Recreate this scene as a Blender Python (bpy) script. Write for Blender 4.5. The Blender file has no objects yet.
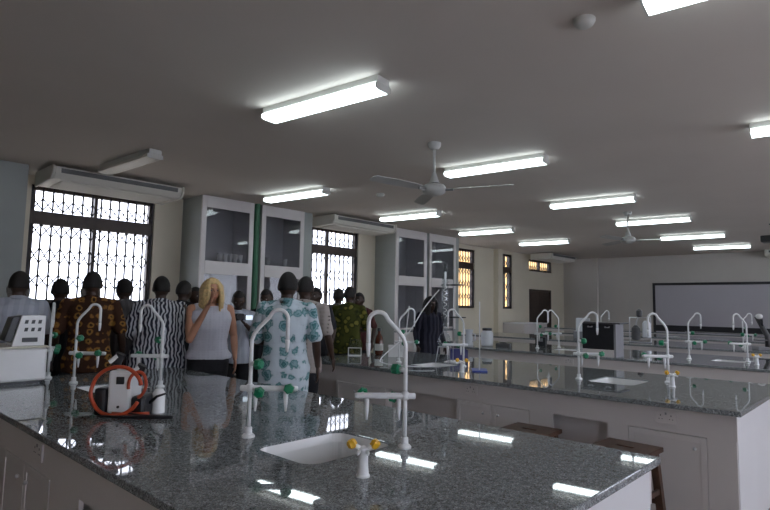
import bpy, bmesh, math, random
from mathutils import Vector, Matrix, noise
random.seed(7)
SC = bpy.context.scene
COL = SC.collection
R = math.radians
# ------------------------------------------------------------------ camera
yaw, pitch, roll = R(-43), R(5.2), R(1.0)
fw = Vector((math.sin(yaw)*math.cos(pitch), math.cos(yaw)*math.cos(pitch), math.sin(pitch)))
rt = Vector((math.cos(yaw), -math.sin(yaw), 0)); up = rt.cross(fw)
rt2 = rt*math.cos(roll) + up*math.sin(roll); up2 = -rt*math.sin(roll) + up*math.cos(roll)
cd = bpy.data.cameras.new('camera'); cam = bpy.data.objects.new('camera', cd); COL.objects.link(cam)
m = Matrix((rt2, up2, -fw)).transposed().to_4x4(); m.translation = (0, 0, 1.58); cam.matrix_world = m
cd.sensor_width = 36; cd.lens = 555/770*36; cd.clip_start = .05; cd.clip_end = 300
SC.camera = cam
# ------------------------------------------------------------------ world, exposure
W = bpy.data.worlds.new('sky'); SC.world = W; W.use_nodes = True
bg = W.node_tree.nodes['Background']; bg.inputs[0].default_value = (.80, .85, 1.0, 1); bg.inputs[1].default_value = 6.5
SC.view_settings.view_transform = 'Standard'; SC.view_settings.look = 'None'
SC.view_settings.exposure = 0.17; SC.view_settings.gamma = 1; SC.view_settings.use_curve_mapping = False
TUBE = 6.5
RX = 4.4
RWIN = [(-2.4, .6), (2.4, 5.6), (7.4, 10.6), (12.4, 15.6), (17.4, 20.6)]
sl = bpy.data.lights.new('sun', 'SUN'); sl.energy = 5.5; sl.angle = R(1); sl.color = (1,.95,.85)
so = bpy.data.objects.new('sun', sl); COL.objects.link(so); so.rotation_euler = Vector((-.45,.35,-1.0)).to_track_quat('-Z','Y').to_euler(); so.location = (0,0,20)
# ------------------------------------------------------------------ materials
def mat(name, col, rough=.5, metal=0, var=.0, vs=8, spec=.5, bump=0, bs=60, emit=0, ecol=None, coat=0, alpha=1, trans=0):
    M = bpy.data.materials.new(name); M.use_nodes = True; nt = M.node_tree; b = nt.nodes['Principled BSDF']
    b.inputs['Base Color'].default_value = (*col, 1); b.inputs['Roughness'].default_value = rough
    b.inputs['Metallic'].default_value = metal; b.inputs['Specular IOR Level'].default_value = spec
    b.inputs['Coat Weight'].default_value = coat; b.inputs['Transmission Weight'].default_value = trans
    tc = nt.nodes.new('ShaderNodeTexCoord')
    if var > 0:
        n = nt.nodes.new('ShaderNodeTexNoise'); n.inputs['Scale'].default_value = vs; n.inputs['Detail'].default_value = 5
        nt.links.new(tc.outputs['Object'], n.inputs['Vector'])
        r = nt.nodes.new('ShaderNodeValToRGB'); r.color_ramp.elements[0].position = .3; r.color_ramp.elements[1].position = .7
        r.color_ramp.elements[0].color = tuple(c*(1-var) for c in col)+(1,); r.color_ramp.elements[1].color = tuple(min(1, c*(1+var)) for c in col)+(1,)
        nt.links.new(n.outputs['Fac'], r.inputs[0]); nt.links.new(r.outputs[0], b.inputs['Base Color'])
    if bump > 0:
        n2 = nt.nodes.new('ShaderNodeTexNoise'); n2.inputs['Scale'].default_value = bs; nt.links.new(tc.outputs['Object'], n2.inputs['Vector'])
        bp = nt.nodes.new('ShaderNodeBump'); bp.inputs['Strength'].default_value = bump; bp.inputs['Distance'].default_value = .01
        nt.links.new(n2.outputs['Fac'], bp.inputs['Height']); nt.links.new(bp.outputs[0], b.inputs['Normal'])
    if emit:
        b.inputs['Emission Color'].default_value = (*(ecol or col), 1); b.inputs['Emission Strength'].default_value = emit
    return M
def ramp(nt, src, stops, mode='LINEAR'):
    r = nt.nodes.new('ShaderNodeValToRGB'); cr = r.color_ramp; cr.interpolation = mode
    while len(cr.elements) < len(stops): cr.elements.new(.5)
    for e, (p, c) in zip(cr.elements, stops): e.position = p; e.color = (*c, 1)
    nt.links.new(src, r.inputs[0]); return r
def tex(M, kind, **kw):
    n = M.node_tree.nodes.new('ShaderNodeTex'+kind)
    for k, v in kw.items():
        if k in n.inputs.keys(): n.inputs[k].default_value = v
        else: setattr(n, k, v)
    return n
def mp(M, scale=(1,1,1), rot=(0,0,0), loc=(0,0,0)):
    nt = M.node_tree; t = nt.nodes.new('ShaderNodeTexCoord'); p = nt.nodes.new('ShaderNodeMapping')
    p.inputs['Scale'].default_value = scale; p.inputs['Rotation'].default_value = rot; p.inputs['Location'].default_value = loc
    nt.links.new(t.outputs['Object'], p.inputs['Vector']); return p.outputs[0]
def granite():
    M = mat('granite', (.15,.15,.16), rough=.07, spec=.62); nt = M.node_tree; b = nt.nodes['Principled BSDF']
    v = mp(M)
    vo = tex(M, 'Voronoi', Scale=230); nt.links.new(v, vo.inputs['Vector'])
    r = ramp(nt, vo.outputs['Color'], [(0,(.07,.072,.075)),(.22,(.13,.136,.14)),(.4,(.22,.23,.235)),(.70,(.28,.29,.295)),(.82,(.40,.41,.42)),(1,(.5,.5,.52))], 'CONSTANT')
    n = tex(M, 'Noise', Scale=38, Detail=4); nt.links.new(v, n.inputs['Vector'])
    r2 = ramp(nt, n.outputs['Fac'], [(.3,(.74,.78,.80)),(.7,(1.32,1.38,1.42))])
    mx = nt.nodes.new('ShaderNodeMix'); mx.data_type = 'RGBA'; mx.blend_type = 'MULTIPLY'; mx.inputs[0].default_value = 1
    nt.links.new(r.outputs[0], mx.inputs[6]); nt.links.new(r2.outputs[0], mx.inputs[7]); nt.links.new(mx.outputs[2], b.inputs['Base Color'])
    n3 = tex(M, 'Noise', Scale=2.2, Detail=3); nt.links.new(v, n3.inputs['Vector'])
    r3 = ramp(nt, n3.outputs['Fac'], [(.35,(.015,)*3),(.65,(.035,)*3)]); nt.links.new(r3.outputs[0], b.inputs['Roughness'])
    return M
def pane_mat(name, col=(1,1,1), refl=1.0, tint=.92):
    M = bpy.data.materials.new(name); M.use_nodes = True; nt = M.node_tree; nt.nodes.clear()
    o = nt.nodes.new('ShaderNodeOutputMaterial'); mx = nt.nodes.new('ShaderNodeMixShader'); t = nt.nodes.new('ShaderNodeBsdfTransparent'); g = nt.nodes.new('ShaderNodeBsdfGlossy')
    t.inputs[0].default_value = tuple(c*tint for c in col)+(1,); g.inputs['Roughness'].default_value = .02; g.inputs[0].default_value = (refl,)*3+(1,)
    lw = nt.nodes.new('ShaderNodeLayerWeight'); lw.inputs[0].default_value = .5; pw = nt.nodes.new('ShaderNodeMath'); pw.operation = 'POWER'; pw.inputs[1].default_value = 4.5
    f = nt.nodes.new('ShaderNodeMath'); f.operation = 'MULTIPLY_ADD'; f.inputs[1].default_value = .9; f.inputs[2].default_value = .05
    nt.links.new(lw.outputs['Facing'], pw.inputs[0]); nt.links.new(pw.outputs[0], f.inputs[0])
    nt.links.new(f.outputs[0], mx.inputs[0]); nt.links.new(t.outputs[0], mx.inputs[1]); nt.links.new(g.outputs[0], mx.inputs[2]); nt.links.new(mx.outputs[0], o.inputs[0])
    return M
def cloth(name, kind, cols, scale=10, **kw):
    M = mat(name, cols[0], rough=.85, spec=.15, bump=.15, bs=25); nt = M.node_tree; b = nt.nodes['Principled BSDF']
    if kind == 'stripe':
        w = tex(M, 'Wave', Scale=scale, Distortion=kw.get('dist', 2.5), Detail=1.5); w.inputs['Detail Scale'].default_value = 1.2
        nt.links.new(mp(M), w.inputs['Vector']); r = ramp(nt, w.outputs['Fac'], [(.45, cols[0]), (.62, cols[1])])
    elif kind == 'motif':
        v = tex(M, 'Voronoi', Scale=scale, Randomness=kw.get('rnd', .15)); nt.links.new(mp(M, kw.get('msc',(1,.12,1)), (0,0,.6)), v.inputs['Vector'])
        n = tex(M, 'Noise', Scale=scale*2.2, Detail=3); nt.links.new(mp(M), n.inputs['Vector'])
        a = nt.nodes.new('ShaderNodeMath'); a.operation = 'ADD'; s = nt.nodes.new('ShaderNodeMath'); s.operation = 'MULTIPLY'; s.inputs[1].default_value = kw.get('ns', .5)
        nt.links.new(n.outputs['Fac'], s.inputs[0]); nt.links.new(v.outputs['Distance'], a.inputs[0]); nt.links.new(s.outputs[0], a.inputs[1])
        st = kw.get('stops', [.0,.45,.55,.68]); r = ramp(nt, a.outputs[0], list(zip(st, cols)), kw.get('mode','LINEAR'))
    nt.links.new(r.outputs[0], b.inputs['Base Color']); return M
MT = {
 'ceil': mat('ceiling_paint', (.63,.58,.54), .9, var=.03, vs=.7), 'wall': mat('cream_wall_paint', (.66,.61,.50), .7, var=.03, vs=1.5),
 'farwall': mat('pale_wall_paint', (.56,.53,.50), .7, var=.03, vs=1.2), 'grey': mat('grey_green_paint', (.33,.355,.34), .6, var=.04, vs=2),
 'floor': mat('floor_terrazzo', (.27,.20,.155), .35, var=.12, vs=18), 'white': mat('white_laminate', (.62,.585,.58), .35, var=.03, vs=2),
 'endwhite': mat('white_end_panel', (.72,.72,.74), .4, var=.02, vs=2), 'granite': granite(), 'ceramic': mat('white_ceramic', (.80,.80,.80), .15, var=.02),
 'epoxy': mat('white_epoxy_pipe', (.78,.79,.80), .28, var=.03, vs=30), 'greenpipe': mat('green_painted_pipe', (.03,.13,.065), .5, var=.1, vs=9), 'green': mat('green_plastic', (.012,.20,.095), .35, var=.1, vs=30),
 'yellow': mat('yellow_plastic', (.75,.42,.02), .35, var=.1, vs=30), 'brown': mat('dark_brown_frame', (.045,.028,.022), .45, var=.2, vs=10),
 'grille': mat('black_iron_grille', (.03,.026,.03), .5, metal=.3, var=.2, vs=40), 'black': mat('black_plastic', (.012,.012,.016), .35, var=.2, vs=20),
 'dgrey': mat('dark_grey_metal', (.07,.07,.075), .45, var=.1, vs=20), 'midgrey': mat('mid_grey_paint', (.25,.25,.27), .5, var=.06, vs=9),
 'steel': mat('brushed_steel', (.5,.5,.52), .3, metal=.9, var=.05, vs=40), 'fanpaint': mat('fan_paint', (.45,.45,.44), .4, var=.05, vs=9), 'housing': mat('lamp_housing', (.55,.55,.52), .4, var=.02),
 'wood': mat('stool_wood', (.085,.045,.03), .35, var=.4, vs=14), 'acwhite': mat('ac_casing', (.62,.60,.55), .45, var=.02), 'louvre': mat('ac_louvre', (.10,.10,.10), .5, var=.1),
 'tube': mat('lit_diffuser', (.9,.95,1), .4, emit=TUBE, ecol=(.84,.97,1.0)), 'unlit': mat('unlit_diffuser', (.62,.60,.55), .4, var=.02),
 'board': mat('whiteboard_surface', (.47,.45,.50), .3, var=.03, vs=1), 'boardframe': mat('whiteboard_frame', (.02,.018,.024), .4, var=.1),
 'pane': pane_mat('window_glass'), 'sash': pane_mat('cupboard_glass', (.9,.9,.92), .6, .85), 'glass': pane_mat('lab_glass', (.93,.96,.97), 1.0, .93),
 'orange': mat('orange_rubber', (.46,.065,.022), .4, var=.1, vs=30), 'amber': mat('amber_glass_bottle', (.09,.02,.008), .12, var=.2), 'blue': mat('blue_plastic', (.02,.05,.30), .4, var=.1), 'purple': mat('blue_crate_plastic', (.035,.035,.16), .4, var=.1),
 'paleyel': mat('offwhite_casing', (.72,.69,.58), .4, var=.03), 'skin_dark': mat('dark_skin', (.045,.022,.014), .45, var=.15, vs=12), 'skin_fair': mat('fair_skin', (.50,.25,.16), .45, var=.08, vs=12),
 'hair_black': mat('black_hair', (.010,.008,.008), .7, var=.4, vs=90, bump=.6, bs=160), 'hair_blonde': mat('blonde_hair', (.66,.47,.22), .5, var=.25, vs=40, bump=.5, bs=70),
 'hair_grey': mat('grey_hair', (.30,.29,.28), .7, var=.3, vs=60, bump=.5, bs=90),
 'eye': mat('eye_white', (.30,.28,.26), .4, var=.05), 'iris': mat('iris_dark', (.02,.012,.01), .2, var=.1), 'lip': mat('lip_rose', (.42,.12,.10), .4, var=.1),
 'pants': mat('dark_trousers', (.015,.015,.02), .85, var=.2, vs=12, bump=.2), 'navy': mat('navy_trousers', (.02,.025,.05), .85, var=.2, bump=.2), 'khaki': mat('khaki_trousers', (.18,.14,.09), .85, var=.15, bump=.2),
 'shoe': mat('black_shoe', (.012,.011,.011), .3, var=.2), 'ground': mat('paved_yard', (.42,.38,.32), .9, var=.1, vs=.6), 'building': mat('ochre_render', (.66,.40,.15), .9, var=.12, vs=.5),
 'roof': mat('roof_tile', (.30,.12,.07), .8, var=.2, vs=3), 'leaf': mat('tree_leaf', (.12,.20,.06), .7, var=.4, vs=3), 'bark': mat('tree_bark', (.12,.08,.05), .9, var=.3, vs=8),
 'strap': mat('gold_strap', (.5,.35,.12), .3, metal=.8, var=.1), 'paper': mat('paper_white', (.8,.8,.78), .7, var=.02), 'bluewhite': mat('white_bucket', (.62,.64,.68), .35, var=.03),
}
MT['c_white'] = cloth('pale_blue_shirt', 'stripe', [(.42,.45,.53), (.50,.53,.60)], 4)
MT['c_dark'] = cloth('charcoal_shirt', 'stripe', [(.022,.022,.026), (.035,.035,.04)], 4)
MT['c_brown'] = cloth('brown_orange_print', 'motif', [(.035,.018,.012), (.30,.16,.035), (.24,.11,.03), (.045,.02,.012)], 13, stops=[.42,.50,.60,.68], rnd=.25)
MT['c_grey'] = cloth('grey_shirt', 'stripe', [(.10,.095,.10), (.13,.125,.13)], 5)
MT['c_smock'] = cloth('black_white_striped_smock', 'stripe', [(.03,.032,.05), (.55,.56,.60)], 9, dist=6.5)
MT['c_floral'] = cloth('teal_floral_print', 'motif', [(.13,.28,.31), (.05,.17,.18), (.30,.45,.50), (.06,.20,.21), (.54,.62,.68), (.58,.66,.72)], 9.5, stops=[.47,.58,.67,.77,.86,1.0], rnd=.3, ns=.75)
MT['c_beige'] = cloth('beige_patterned_shirt', 'motif', [(.05,.045,.045), (.12,.10,.10), (.33,.29,.27), (.38,.34,.32)], 26, stops=[.2,.38,.46,.8], rnd=.1)
MT['c_green'] = cloth('green_yellow_print', 'motif', [(.20,.18,.04), (.15,.14,.025), (.02,.028,.010), (.06,.065,.015)], 11, stops=[.42,.56,.64,.85], rnd=.9)
MT['c_top'] = cloth('white_sleeveless_top', 'motif', [(.30,.30,.36), (.52,.52,.60), (.56,.56,.64), (.6,.6,.68)], 40, stops=[.1,.32,.5,.8], rnd=.2)
MT['c_black'] = cloth('black_dress', 'stripe', [(.012,.012,.02), (.03,.03,.045)], 4)
MT['c_red'] = cloth('maroon_blouse', 'stripe', [(.08,.03,.03), (.12,.05,.05)], 5)
# ------------------------------------------------------------------ mesh builder
class MB:
    def __init__(s): s.v = []; s.f = []; s.mi = []
    def add(s, vs, fs, mi=0):
        k = len(s.v); s.v += [tuple(v) for v in vs]; s.f += [tuple(i+k for i in f) for f in fs]; s.mi += [mi]*len(fs); return s
    def box(s, a, b, rz=0, c=None, mi=0):
        x0,y0,z0 = a; x1,y1,z1 = b
        vs = [Vector(p) for p in [(x0,y0,z0),(x1,y0,z0),(x1,y1,z0),(x0,y1,z0),(x0,y0,z1),(x1,y0,z1),(x1,y1,z1),(x0,y1,z1)]]
        if rz:
            q = Matrix.Rotation(rz, 3, 'Z'); c = Vector(c or (0,0,0)); vs = [q@(v-c)+c for v in vs]
        return s.add(vs, [(0,3,2,1),(4,5,6,7),(0,1,5,4),(1,2,6,5),(2,3,7,6),(3,0,4,7)], mi)
    def tube(s, pts, r, n=12, caps=True, mi=0):
        P = [Vector(p) for p in pts]; rs = r if isinstance(r, (list, tuple)) else [r]*len(P)
        t0 = (P[1]-P[0]).normalized(); u = t0.orthogonal().normalized(); vs = []
        for i, p in enumerate(P):
            t = ((P[i+1]-p) if i == 0 else (p-P[i-1]) if i == len(P)-1 else ((P[i+1]-p).normalized()+(p-P[i-1]).normalized())).normalized()
            u = (u - t*u.dot(t)).normalized(); w = t.cross(u)
            for k in range(n):
                a = 2*math.pi*k/n; vs.append(p + (u*math.cos(a)+w*math.sin(a))*rs[i])
        fs = [(i*n+k, i*n+(k+1)%n, (i+1)*n+(k+1)%n, (i+1)*n+k) for i in range(len(P)-1) for k in range(n)]
        if caps: fs += [tuple(range(n-1,-1,-1)), tuple((len(P)-1)*n+k for k in range(n))]
        return s.add(vs, fs, mi)
    def limb(s, pts, rs, n=16, sub=5):      # tapering limb with round ends
        P = [Vector(p) for p in pts]; pp = []; rr = []
        a = (P[0]-P[1]).normalized()
        for q in (.92,.6,.25): pp.append(P[0]+a*rs[0]*q); rr.append(rs[0]*math.sqrt(1-q*q))
        for i in range(len(P)-1):
            for k in range(sub):
                t = k/sub; pp.append(P[i].lerp(P[i+1], t)); tt = t*t*(3-2*t); rr.append(rs[i]*(1-tt)+rs[i+1]*tt)
        pp.append(P[-1]); rr.append(rs[-1]); a = (P[-1]-P[-2]).normalized()
        for q in (.25,.6,.92): pp.append(P[-1]+a*rs[-1]*q); rr.append(rs[-1]*math.sqrt(1-q*q))
        return s.tube(pp, rr, n)
    def lathe(s, prof, c=(0,0,0), n=24, mi=0):
        c = Vector(c); vs = [c+Vector((r*math.cos(2*math.pi*k/n), r*math.sin(2*math.pi*k/n), z)) for r, z in prof for k in range(n)]
        fs = [(i*n+k, i*n+(k+1)%n, (i+1)*n+(k+1)%n, (i+1)*n+k) for i in range(len(prof)-1) for k in range(n)]
        fs += [tuple(range(n-1,-1,-1)), tuple((len(prof)-1)*n+k for k in range(n))]
        return s.add(vs, fs, mi)
    def rings(s, rs, n=28, p=2.0):           # rs: (cx,cy,z,rx,ry) horizontal superellipse sections
        vs = []
        for cx,cy,z,rx,ry in rs:
            for k in range(n):
                a = 2*math.pi*k/n; c_, s_ = math.cos(a), math.sin(a)
                vs.append((cx+rx*math.copysign(abs(c_)**(2/p),c_), cy+ry*math.copysign(abs(s_)**(2/p),s_), z))
        fs = [(i*n+k, i*n+(k+1)%n, (i+1)*n+(k+1)%n, (i+1)*n+k) for i in range(len(rs)-1) for k in range(n)]
        fs += [tuple(range(n-1,-1,-1)), tuple((len(rs)-1)*n+k for k in range(n))]
        return s.add(vs, fs)
    def ell(s, c, r, n=16, m_=10, q=None):
        vs = []; c = Vector(c)
        for i in range(m_+1):
            t = math.pi*(i+.02)/(m_+.04)
            for k in range(n):
                a = 2*math.pi*k/n; v = Vector((r[0]*math.sin(t)*math.cos(a), r[1]*math.sin(t)*math.sin(a), -r[2]*math.cos(t)))
                vs.append(c + (q@v if q else v))
        fs = [(i*n+k, i*n+(k+1)%n, (i+1)*n+(k+1)%n, (i+1)*n+k) for i in range(m_) for k in range(n)]
        fs += [tuple(range(n-1,-1,-1)), tuple(m_*n+k for k in range(n))]
        return s.add(vs, fs)
    def prism(s, poly, axis, a, b, mi=0):    # polygon (u,v) extruded along axis x: (a,u,v) / y: (u,a,v) / z: (u,v,a)
        f = {'x': lambda u,v,w: (w,u,v), 'y': lambda u,v,w: (u,w,v), 'z': lambda u,v,w: (u,v,w)}[axis]; n = len(poly)
        return s.add([f(u,v,a) for u,v in poly]+[f(u,v,b) for u,v in poly], [tuple(range(n-1,-1,-1)), tuple(range(n,2*n))]+[(i,(i+1)%n,n+(i+1)%n,n+i) for i in range(n)], mi)
    def mesh(s, name, mats, smooth=False):
        me = bpy.data.meshes.new(name); me.from_pydata(s.v, [], s.f)
        bm = bmesh.new(); bm.from_mesh(me); bmesh.ops.recalc_face_normals(bm, faces=bm.faces); bm.to_mesh(me); bm.free()
        for q in (mats if isinstance(mats, (list, tuple)) else [mats]): me.materials.append(q)
        for p, i in zip(me.polygons, s.mi): p.material_index = i
        if smooth: me.shade_smooth() if hasattr(me, 'shade_smooth') else [setattr(p,'use_smooth',True) for p in me.polygons]
        return me
    def build(s, name, mats, parent=None, smooth=False, bevel=0, label=None, loc=None, autosm=False):
        me = s.mesh(name, mats, smooth or autosm)
        if autosm: me.set_sharp_from_angle(angle=R(35))
        o = bpy.data.objects.new(name, me); COL.objects.link(o); o.parent = parent
        if loc: o.location = loc
        if bevel:
            b = o.modifiers.new('bevel', 'BEVEL'); b.width = bevel; b.segments = 2; b.limit_method = 'ANGLE'
        if label: o['label'] = label
        return o
def empty(name, label, cat, loc=(0,0,0), rz=0, group=None):
    o = bpy.data.objects.new(name, None); COL.objects.link(o); o.location = loc; o.rotation_euler = (0,0,rz); o.empty_display_size = .1
    o['label'] = label; o['category'] = cat
    if group: o['group'] = group
    return o
def tag(o, label, cat, group=None):
    o['label'] = label; o['category'] = cat
    if group: o['group'] = group
    return o
def struct(o): o['kind'] = 'structure'; return o
def copy_tree(o, parent=None):
    c = o.copy(); COL.objects.link(c); c.parent = parent
    for ch in list(o.children): copy_tree(ch, c)
    return c
def place(proto, i, loc, rz, label):
    o = proto if i == 0 else copy_tree(proto); o.location = loc; o.rotation_euler = (0,0,rz); o['label'] = label; return o
# ------------------------------------------------------------------ structure
K = 1.45
def KZ(z): return 1.58+(z-1.58)*K
CZ, WX, FY, BY = KZ(3.05), -7.5*K, 16.0*K, -4.0
def wall_grid(mb, plane, lo, hi, us, zs, holes):
    # solid wall made of cells between plane lo..hi; us/zs breakpoints; holes (u0,u1,z0,z1)
    us = sorted(set(us+[h[0] for h in holes]+[h[1] for h in holes])); zs = sorted(set(zs+[h[2] for h in holes]+[h[3] for h in holes]))
    def solid(i, j):
        if i < 0 or j < 0 or i >= len(us)-1 or j >= len(zs)-1: return False
        u, z = (us[i]+us[i+1])/2, (zs[j]+zs[j+1])/2
        return not any(h[0] < u < h[1] and h[2] < z < h[3] for h in holes)
    def P(w, u, z): return (w,u,z) if plane == 'x' else ((u,w,z) if plane == 'y' else (u,z,w))
    for i in range(len(us)-1):
        for j in range(len(zs)-1):
            if not solid(i,j): continue
            a,b,c,d = us[i],us[i+1],zs[j],zs[j+1]
            for w in (lo,hi): mb.add([P(w,a,c),P(w,b,c),P(w,b,d),P(w,a,d)], [(0,1,2,3)])
            if not solid(i-1,j): mb.add([P(lo,a,c),P(hi,a,c),P(hi,a,d),P(lo,a,d)], [(0,1,2,3)])
            if not solid(i+1,j): mb.add([P(lo,b,c),P(hi,b,c),P(hi,b,d),P(lo,b,d)], [(0,1,2,3)])
            if not solid(i,j-1): mb.add([P(lo,a,c),P(hi,a,c),P(hi,b,c),P(lo,b,c)], [(0,1,2,3)])
            if not solid(i,j+1): mb.add([P(lo,a,d),P(hi,a,d),P(hi,b,d),P(lo,b,d)], [(0,1,2,3)])
def weld(o):
    bm = bmesh.new(); bm.from_mesh(o.data); bmesh.ops.remove_doubles(bm, verts=bm.verts, dist=1e-4); bmesh.ops.recalc_face_normals(bm, faces=bm.faces); bm.to_mesh(o.data); bm.free(); return o
struct(MB().box((WX-.2,BY-.2,-.1),(RX+.2,FY+.2,0)).build('floor', MT['floor']))
struct(MB().box((WX-.25,BY-.2,CZ),(RX+.2,FY+.2,CZ+.2)).build('ceiling', MT['ceil']))
WINS = [(a*K,b*K,c,KZ(d)) for a,b,c,d in [(1.88,3.37,1.5,2.95),(5.85,7.30,1.5,2.95),(9.72,11.22,1.54,2.95),(12.30,12.97,KZ(1.55),2.97),(13.87,15.22,KZ(2.60),2.93)]]
DOOR = (13.87*K,15.17*K,0,KZ(2.10))
mb = MB(); wall_grid(mb, 'x', WX-.22, WX, [BY,FY], [0,CZ], WINS+[DOOR]); struct(weld(mb.build('wall_left', MT['wall'])))
mb = MB(); wall_grid(mb, 'x', RX, RX+.22, [BY,FY], [0,CZ], [(a,b,.95,3.3) for a,b in RWIN]); struct(weld(mb.build('wall_right', MT['wall'])))
struct(MB().box((WX-.22,FY,0),(RX+.22,FY+.2,CZ)).build('wall_far', MT['farwall']))
struct(MB().box((WX-.22,BY-.2,0),(RX+.22,BY,CZ)).build('wall_back', MT['wall']))
struct(MB().box((-7.24*K,FY-.15,0),(-6.44*K,FY,CZ)).build('trim_1', MT['farwall']))
struct(MB().box((WX,.2*K,0),(-6.95*K,1.70*K,CZ)).build('trim_2', MT['grey']))
struct(MB().box((WX,5.54*K,0),(-6.96*K,5.72*K,CZ)).build('trim_3', MT['grey']))
struct(MB().box((WX,9.66*K,0),(-6.96*K,9.80*K,CZ)).build('trim_4', MT['grey']))
struct(MB().box((WX,12.05*K,0),(-7.36*K,12.26*K,CZ)).build('trim_5', MT['wall']))
for i, (a,b) in enumerate([(1.70,3.77),(5.72,7.75),(9.80,12.05)]):
    struct(MB().box((WX,a*K,0),(WX+.02,b*K,.1)).build('baseboard_%s' % ['left_near','left_middle','left_beyond'][i], MT['brown']))
# windows
def window(n, a, b, z0, z1, x, nm, trans=(KZ(2.48),KZ(2.64)), grid=True, side=1):
    root = bpy.data.objects.new('window_%d' % n, None); COL.objects.link(root); root['kind'] = 'structure'; root.location = (x, (a+b)/2, z0)
    w = (b-a)/2; h = z1-z0; F = MB(); t = .085; d = .05
    F.box((-d,-w,0),(d,-w+t,h)).box((-d,w-t,0),(d,w,h)).box((-d,-w+t,0),(d,w-t,t)).box((-d,-w+t,h-t),(d,w-t,h))
    F.box((-d,-.03,t),(d,.03,h-t))
    if trans: F.box((-d-.01,-w+t,trans[0]-z0),(d+.01,w-t,trans[1]-z0))
    F.build('window_frame', MT['brown'], root)
    MB().box((-.004,-w+t,t),(.004,w-t,h-t)).build('window_pane', MT['pane'], root)
    if grid:
        G = MB(); gx = side*.075; segs = [(.02, (trans[0]-z0) if trans else h-.02)] + ([(trans[1]-z0, h-.02)] if trans else [])
        nb = max(4, int(2*w/.16)); ys = [-w+.03+(2*w-.06)*k/nb for k in range(nb+1)]
        for (za, zb) in segs:
            for y in ys: G.box((gx-.010,y-.014,za),(gx+.010,y+.014,zb))
            bands = [(.78,.99),(.36,.56),(.04,.22)] if zb-za > .8 else [(.05,.55)]
            if zb-za > .8: H = zb-za; bands = [(za+H*p,za+H*q) for p,q in [(.84,1.0),(.50,.70),(.2,.36)]]
            else: H = zb-za; bands = [(za+H*.02,za+H*.5)]
            for (p,q) in bands:
                for k in range(nb):
                    y0,y1 = ys[k],ys[k+1]
                    G.tube([(gx+.008,y0,p),(gx+.008,y1,q)], .011, 5); G.tube([(gx+.014,y1,p),(gx+.014,y0,q)], .011, 5)
        G.build('window_grille', MT['grille'], root)
    return root
for i, (a,b,c,d) in enumerate(WINS):
    window(i+1, a, b, c, d, WX-.11, 'left', trans=(KZ(2.48),KZ(2.64)) if i < 4 else None, side=1)
    if i < 3: struct(MB().box((WX-.22,a-.04,c-.04),(WX+.03,b+.04,c-.001)).build('trim_%d' % (10+i), MT['wall']))
for i, (a,b) in enumerate(RWIN): window(i+6, a, b, .95, 3.3, RX+.11, 'right', trans=None, grid=False)
# door
dr = bpy.data.objects.new('door_1', None); COL.objects.link(dr); dr['kind'] = 'structure'; dr.location = (WX-.06, (DOOR[0]+DOOR[1])/2, 0)
w = (DOOR[1]-DOOR[0])/2
DH = DOOR[3]
f = MB().box((-.04,-w,0),(.065,-w+.08,DH)).box((-.04,w-.08,0),(.065,w,DH)).box((-.04,-w+.08,DH-.08),(.065,w-.08,DH)).build('door_frame', MT['brown'], dr)
for s_ in (-1,1):
    lf = MB(); y0,y1 = (-w+.082,-.004) if s_ < 0 else (.004,w-.082)
    lf.box((-.02,y0,.01),(.02,y1,DH-.08))
    for za,zb in ((.2,.95),(1.1,DH-.22)): lf.box((.021,y0+.12,za),(.03,y1-.12,zb))
    L = lf.build('door_leaf', MT['brown'], dr, bevel=.003)
    MB().tube([(.022,s_*.06,1.0),(.06,s_*.06,1.0),(.06,s_*.14,1.0)], .009, 8).build('door_handle', MT['steel'], L)
# whiteboard on far wall
wb = empty('whiteboard', 'long whiteboard with a black frame on the far wall', 'whiteboard', (-7.18+2.18*K,FY-.001,.80)); wb.scale = (K,1.3,K)
MB().box((-2.12,-.03,.14),(2.12,0,1.20)).build('board_panel', MT['board'], wb)
MB().box((-2.18,-.045,.06),(-2.115,0,1.21)).box((2.115,-.045,.06),(2.18,0,1.21)).box((-2.18,-.045,1.205),(2.18,0,1.27)).box((-2.18,-.05,0),(2.18,0,.15)).build('board_frame', MT['boardframe'], wb, bevel=.003)
MB().box((-1.4,-.11,-.01),(1.4,-.05,.01)).build('pen_tray', MT['housing'], wb)
# outside
tag(MB().box((-90,-60,-.6),(WX-.25,110,-.5)).build('yard_ground', MT['ground']), 'pale paved yard outside the barred windows', 'ground')
bd = empty('ochre_building', 'sunny ochre building outside, glimpsed through the far barred windows', 'building', (-17*K,41.5*K,-.5)); bd.scale = (K,K,K)
mb = MB().box((-5,-20,0),(0,20,8.2)); mb.build('wall', MT['building'], bd)
MB().prism([(-5.8,8.2),(.8,8.2),(-2.5,9.6)], 'y', -20.6, 20.6).build('roof', MT['roof'], bd)
for k in range(9):
    q = MB().box((0,-18+k*4.3,5.6),(.06,-16.6+k*4.3,7.2)).build('window', MT['brown'], bd)
rl = empty('balcony_railing', 'white balcony railing outside the barred windows', 'railing', (-12.9,8.7,-.5)); rl.scale = (1,K,1.15)
MB().box((-.06,-8,1.55),(.06,10,1.63)).box((-.05,-8,.1),(.05,10,.18)).build('rail', MT['endwhite'], rl)
for k in range(60): MB().lathe([(.03,.18),(.045,.35),(.025,.8),(.03,1.3),(.045,1.45),(.03,1.55)], (0,-3+k*.16,0), 8).build('baluster', MT['endwhite'], rl)
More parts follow.
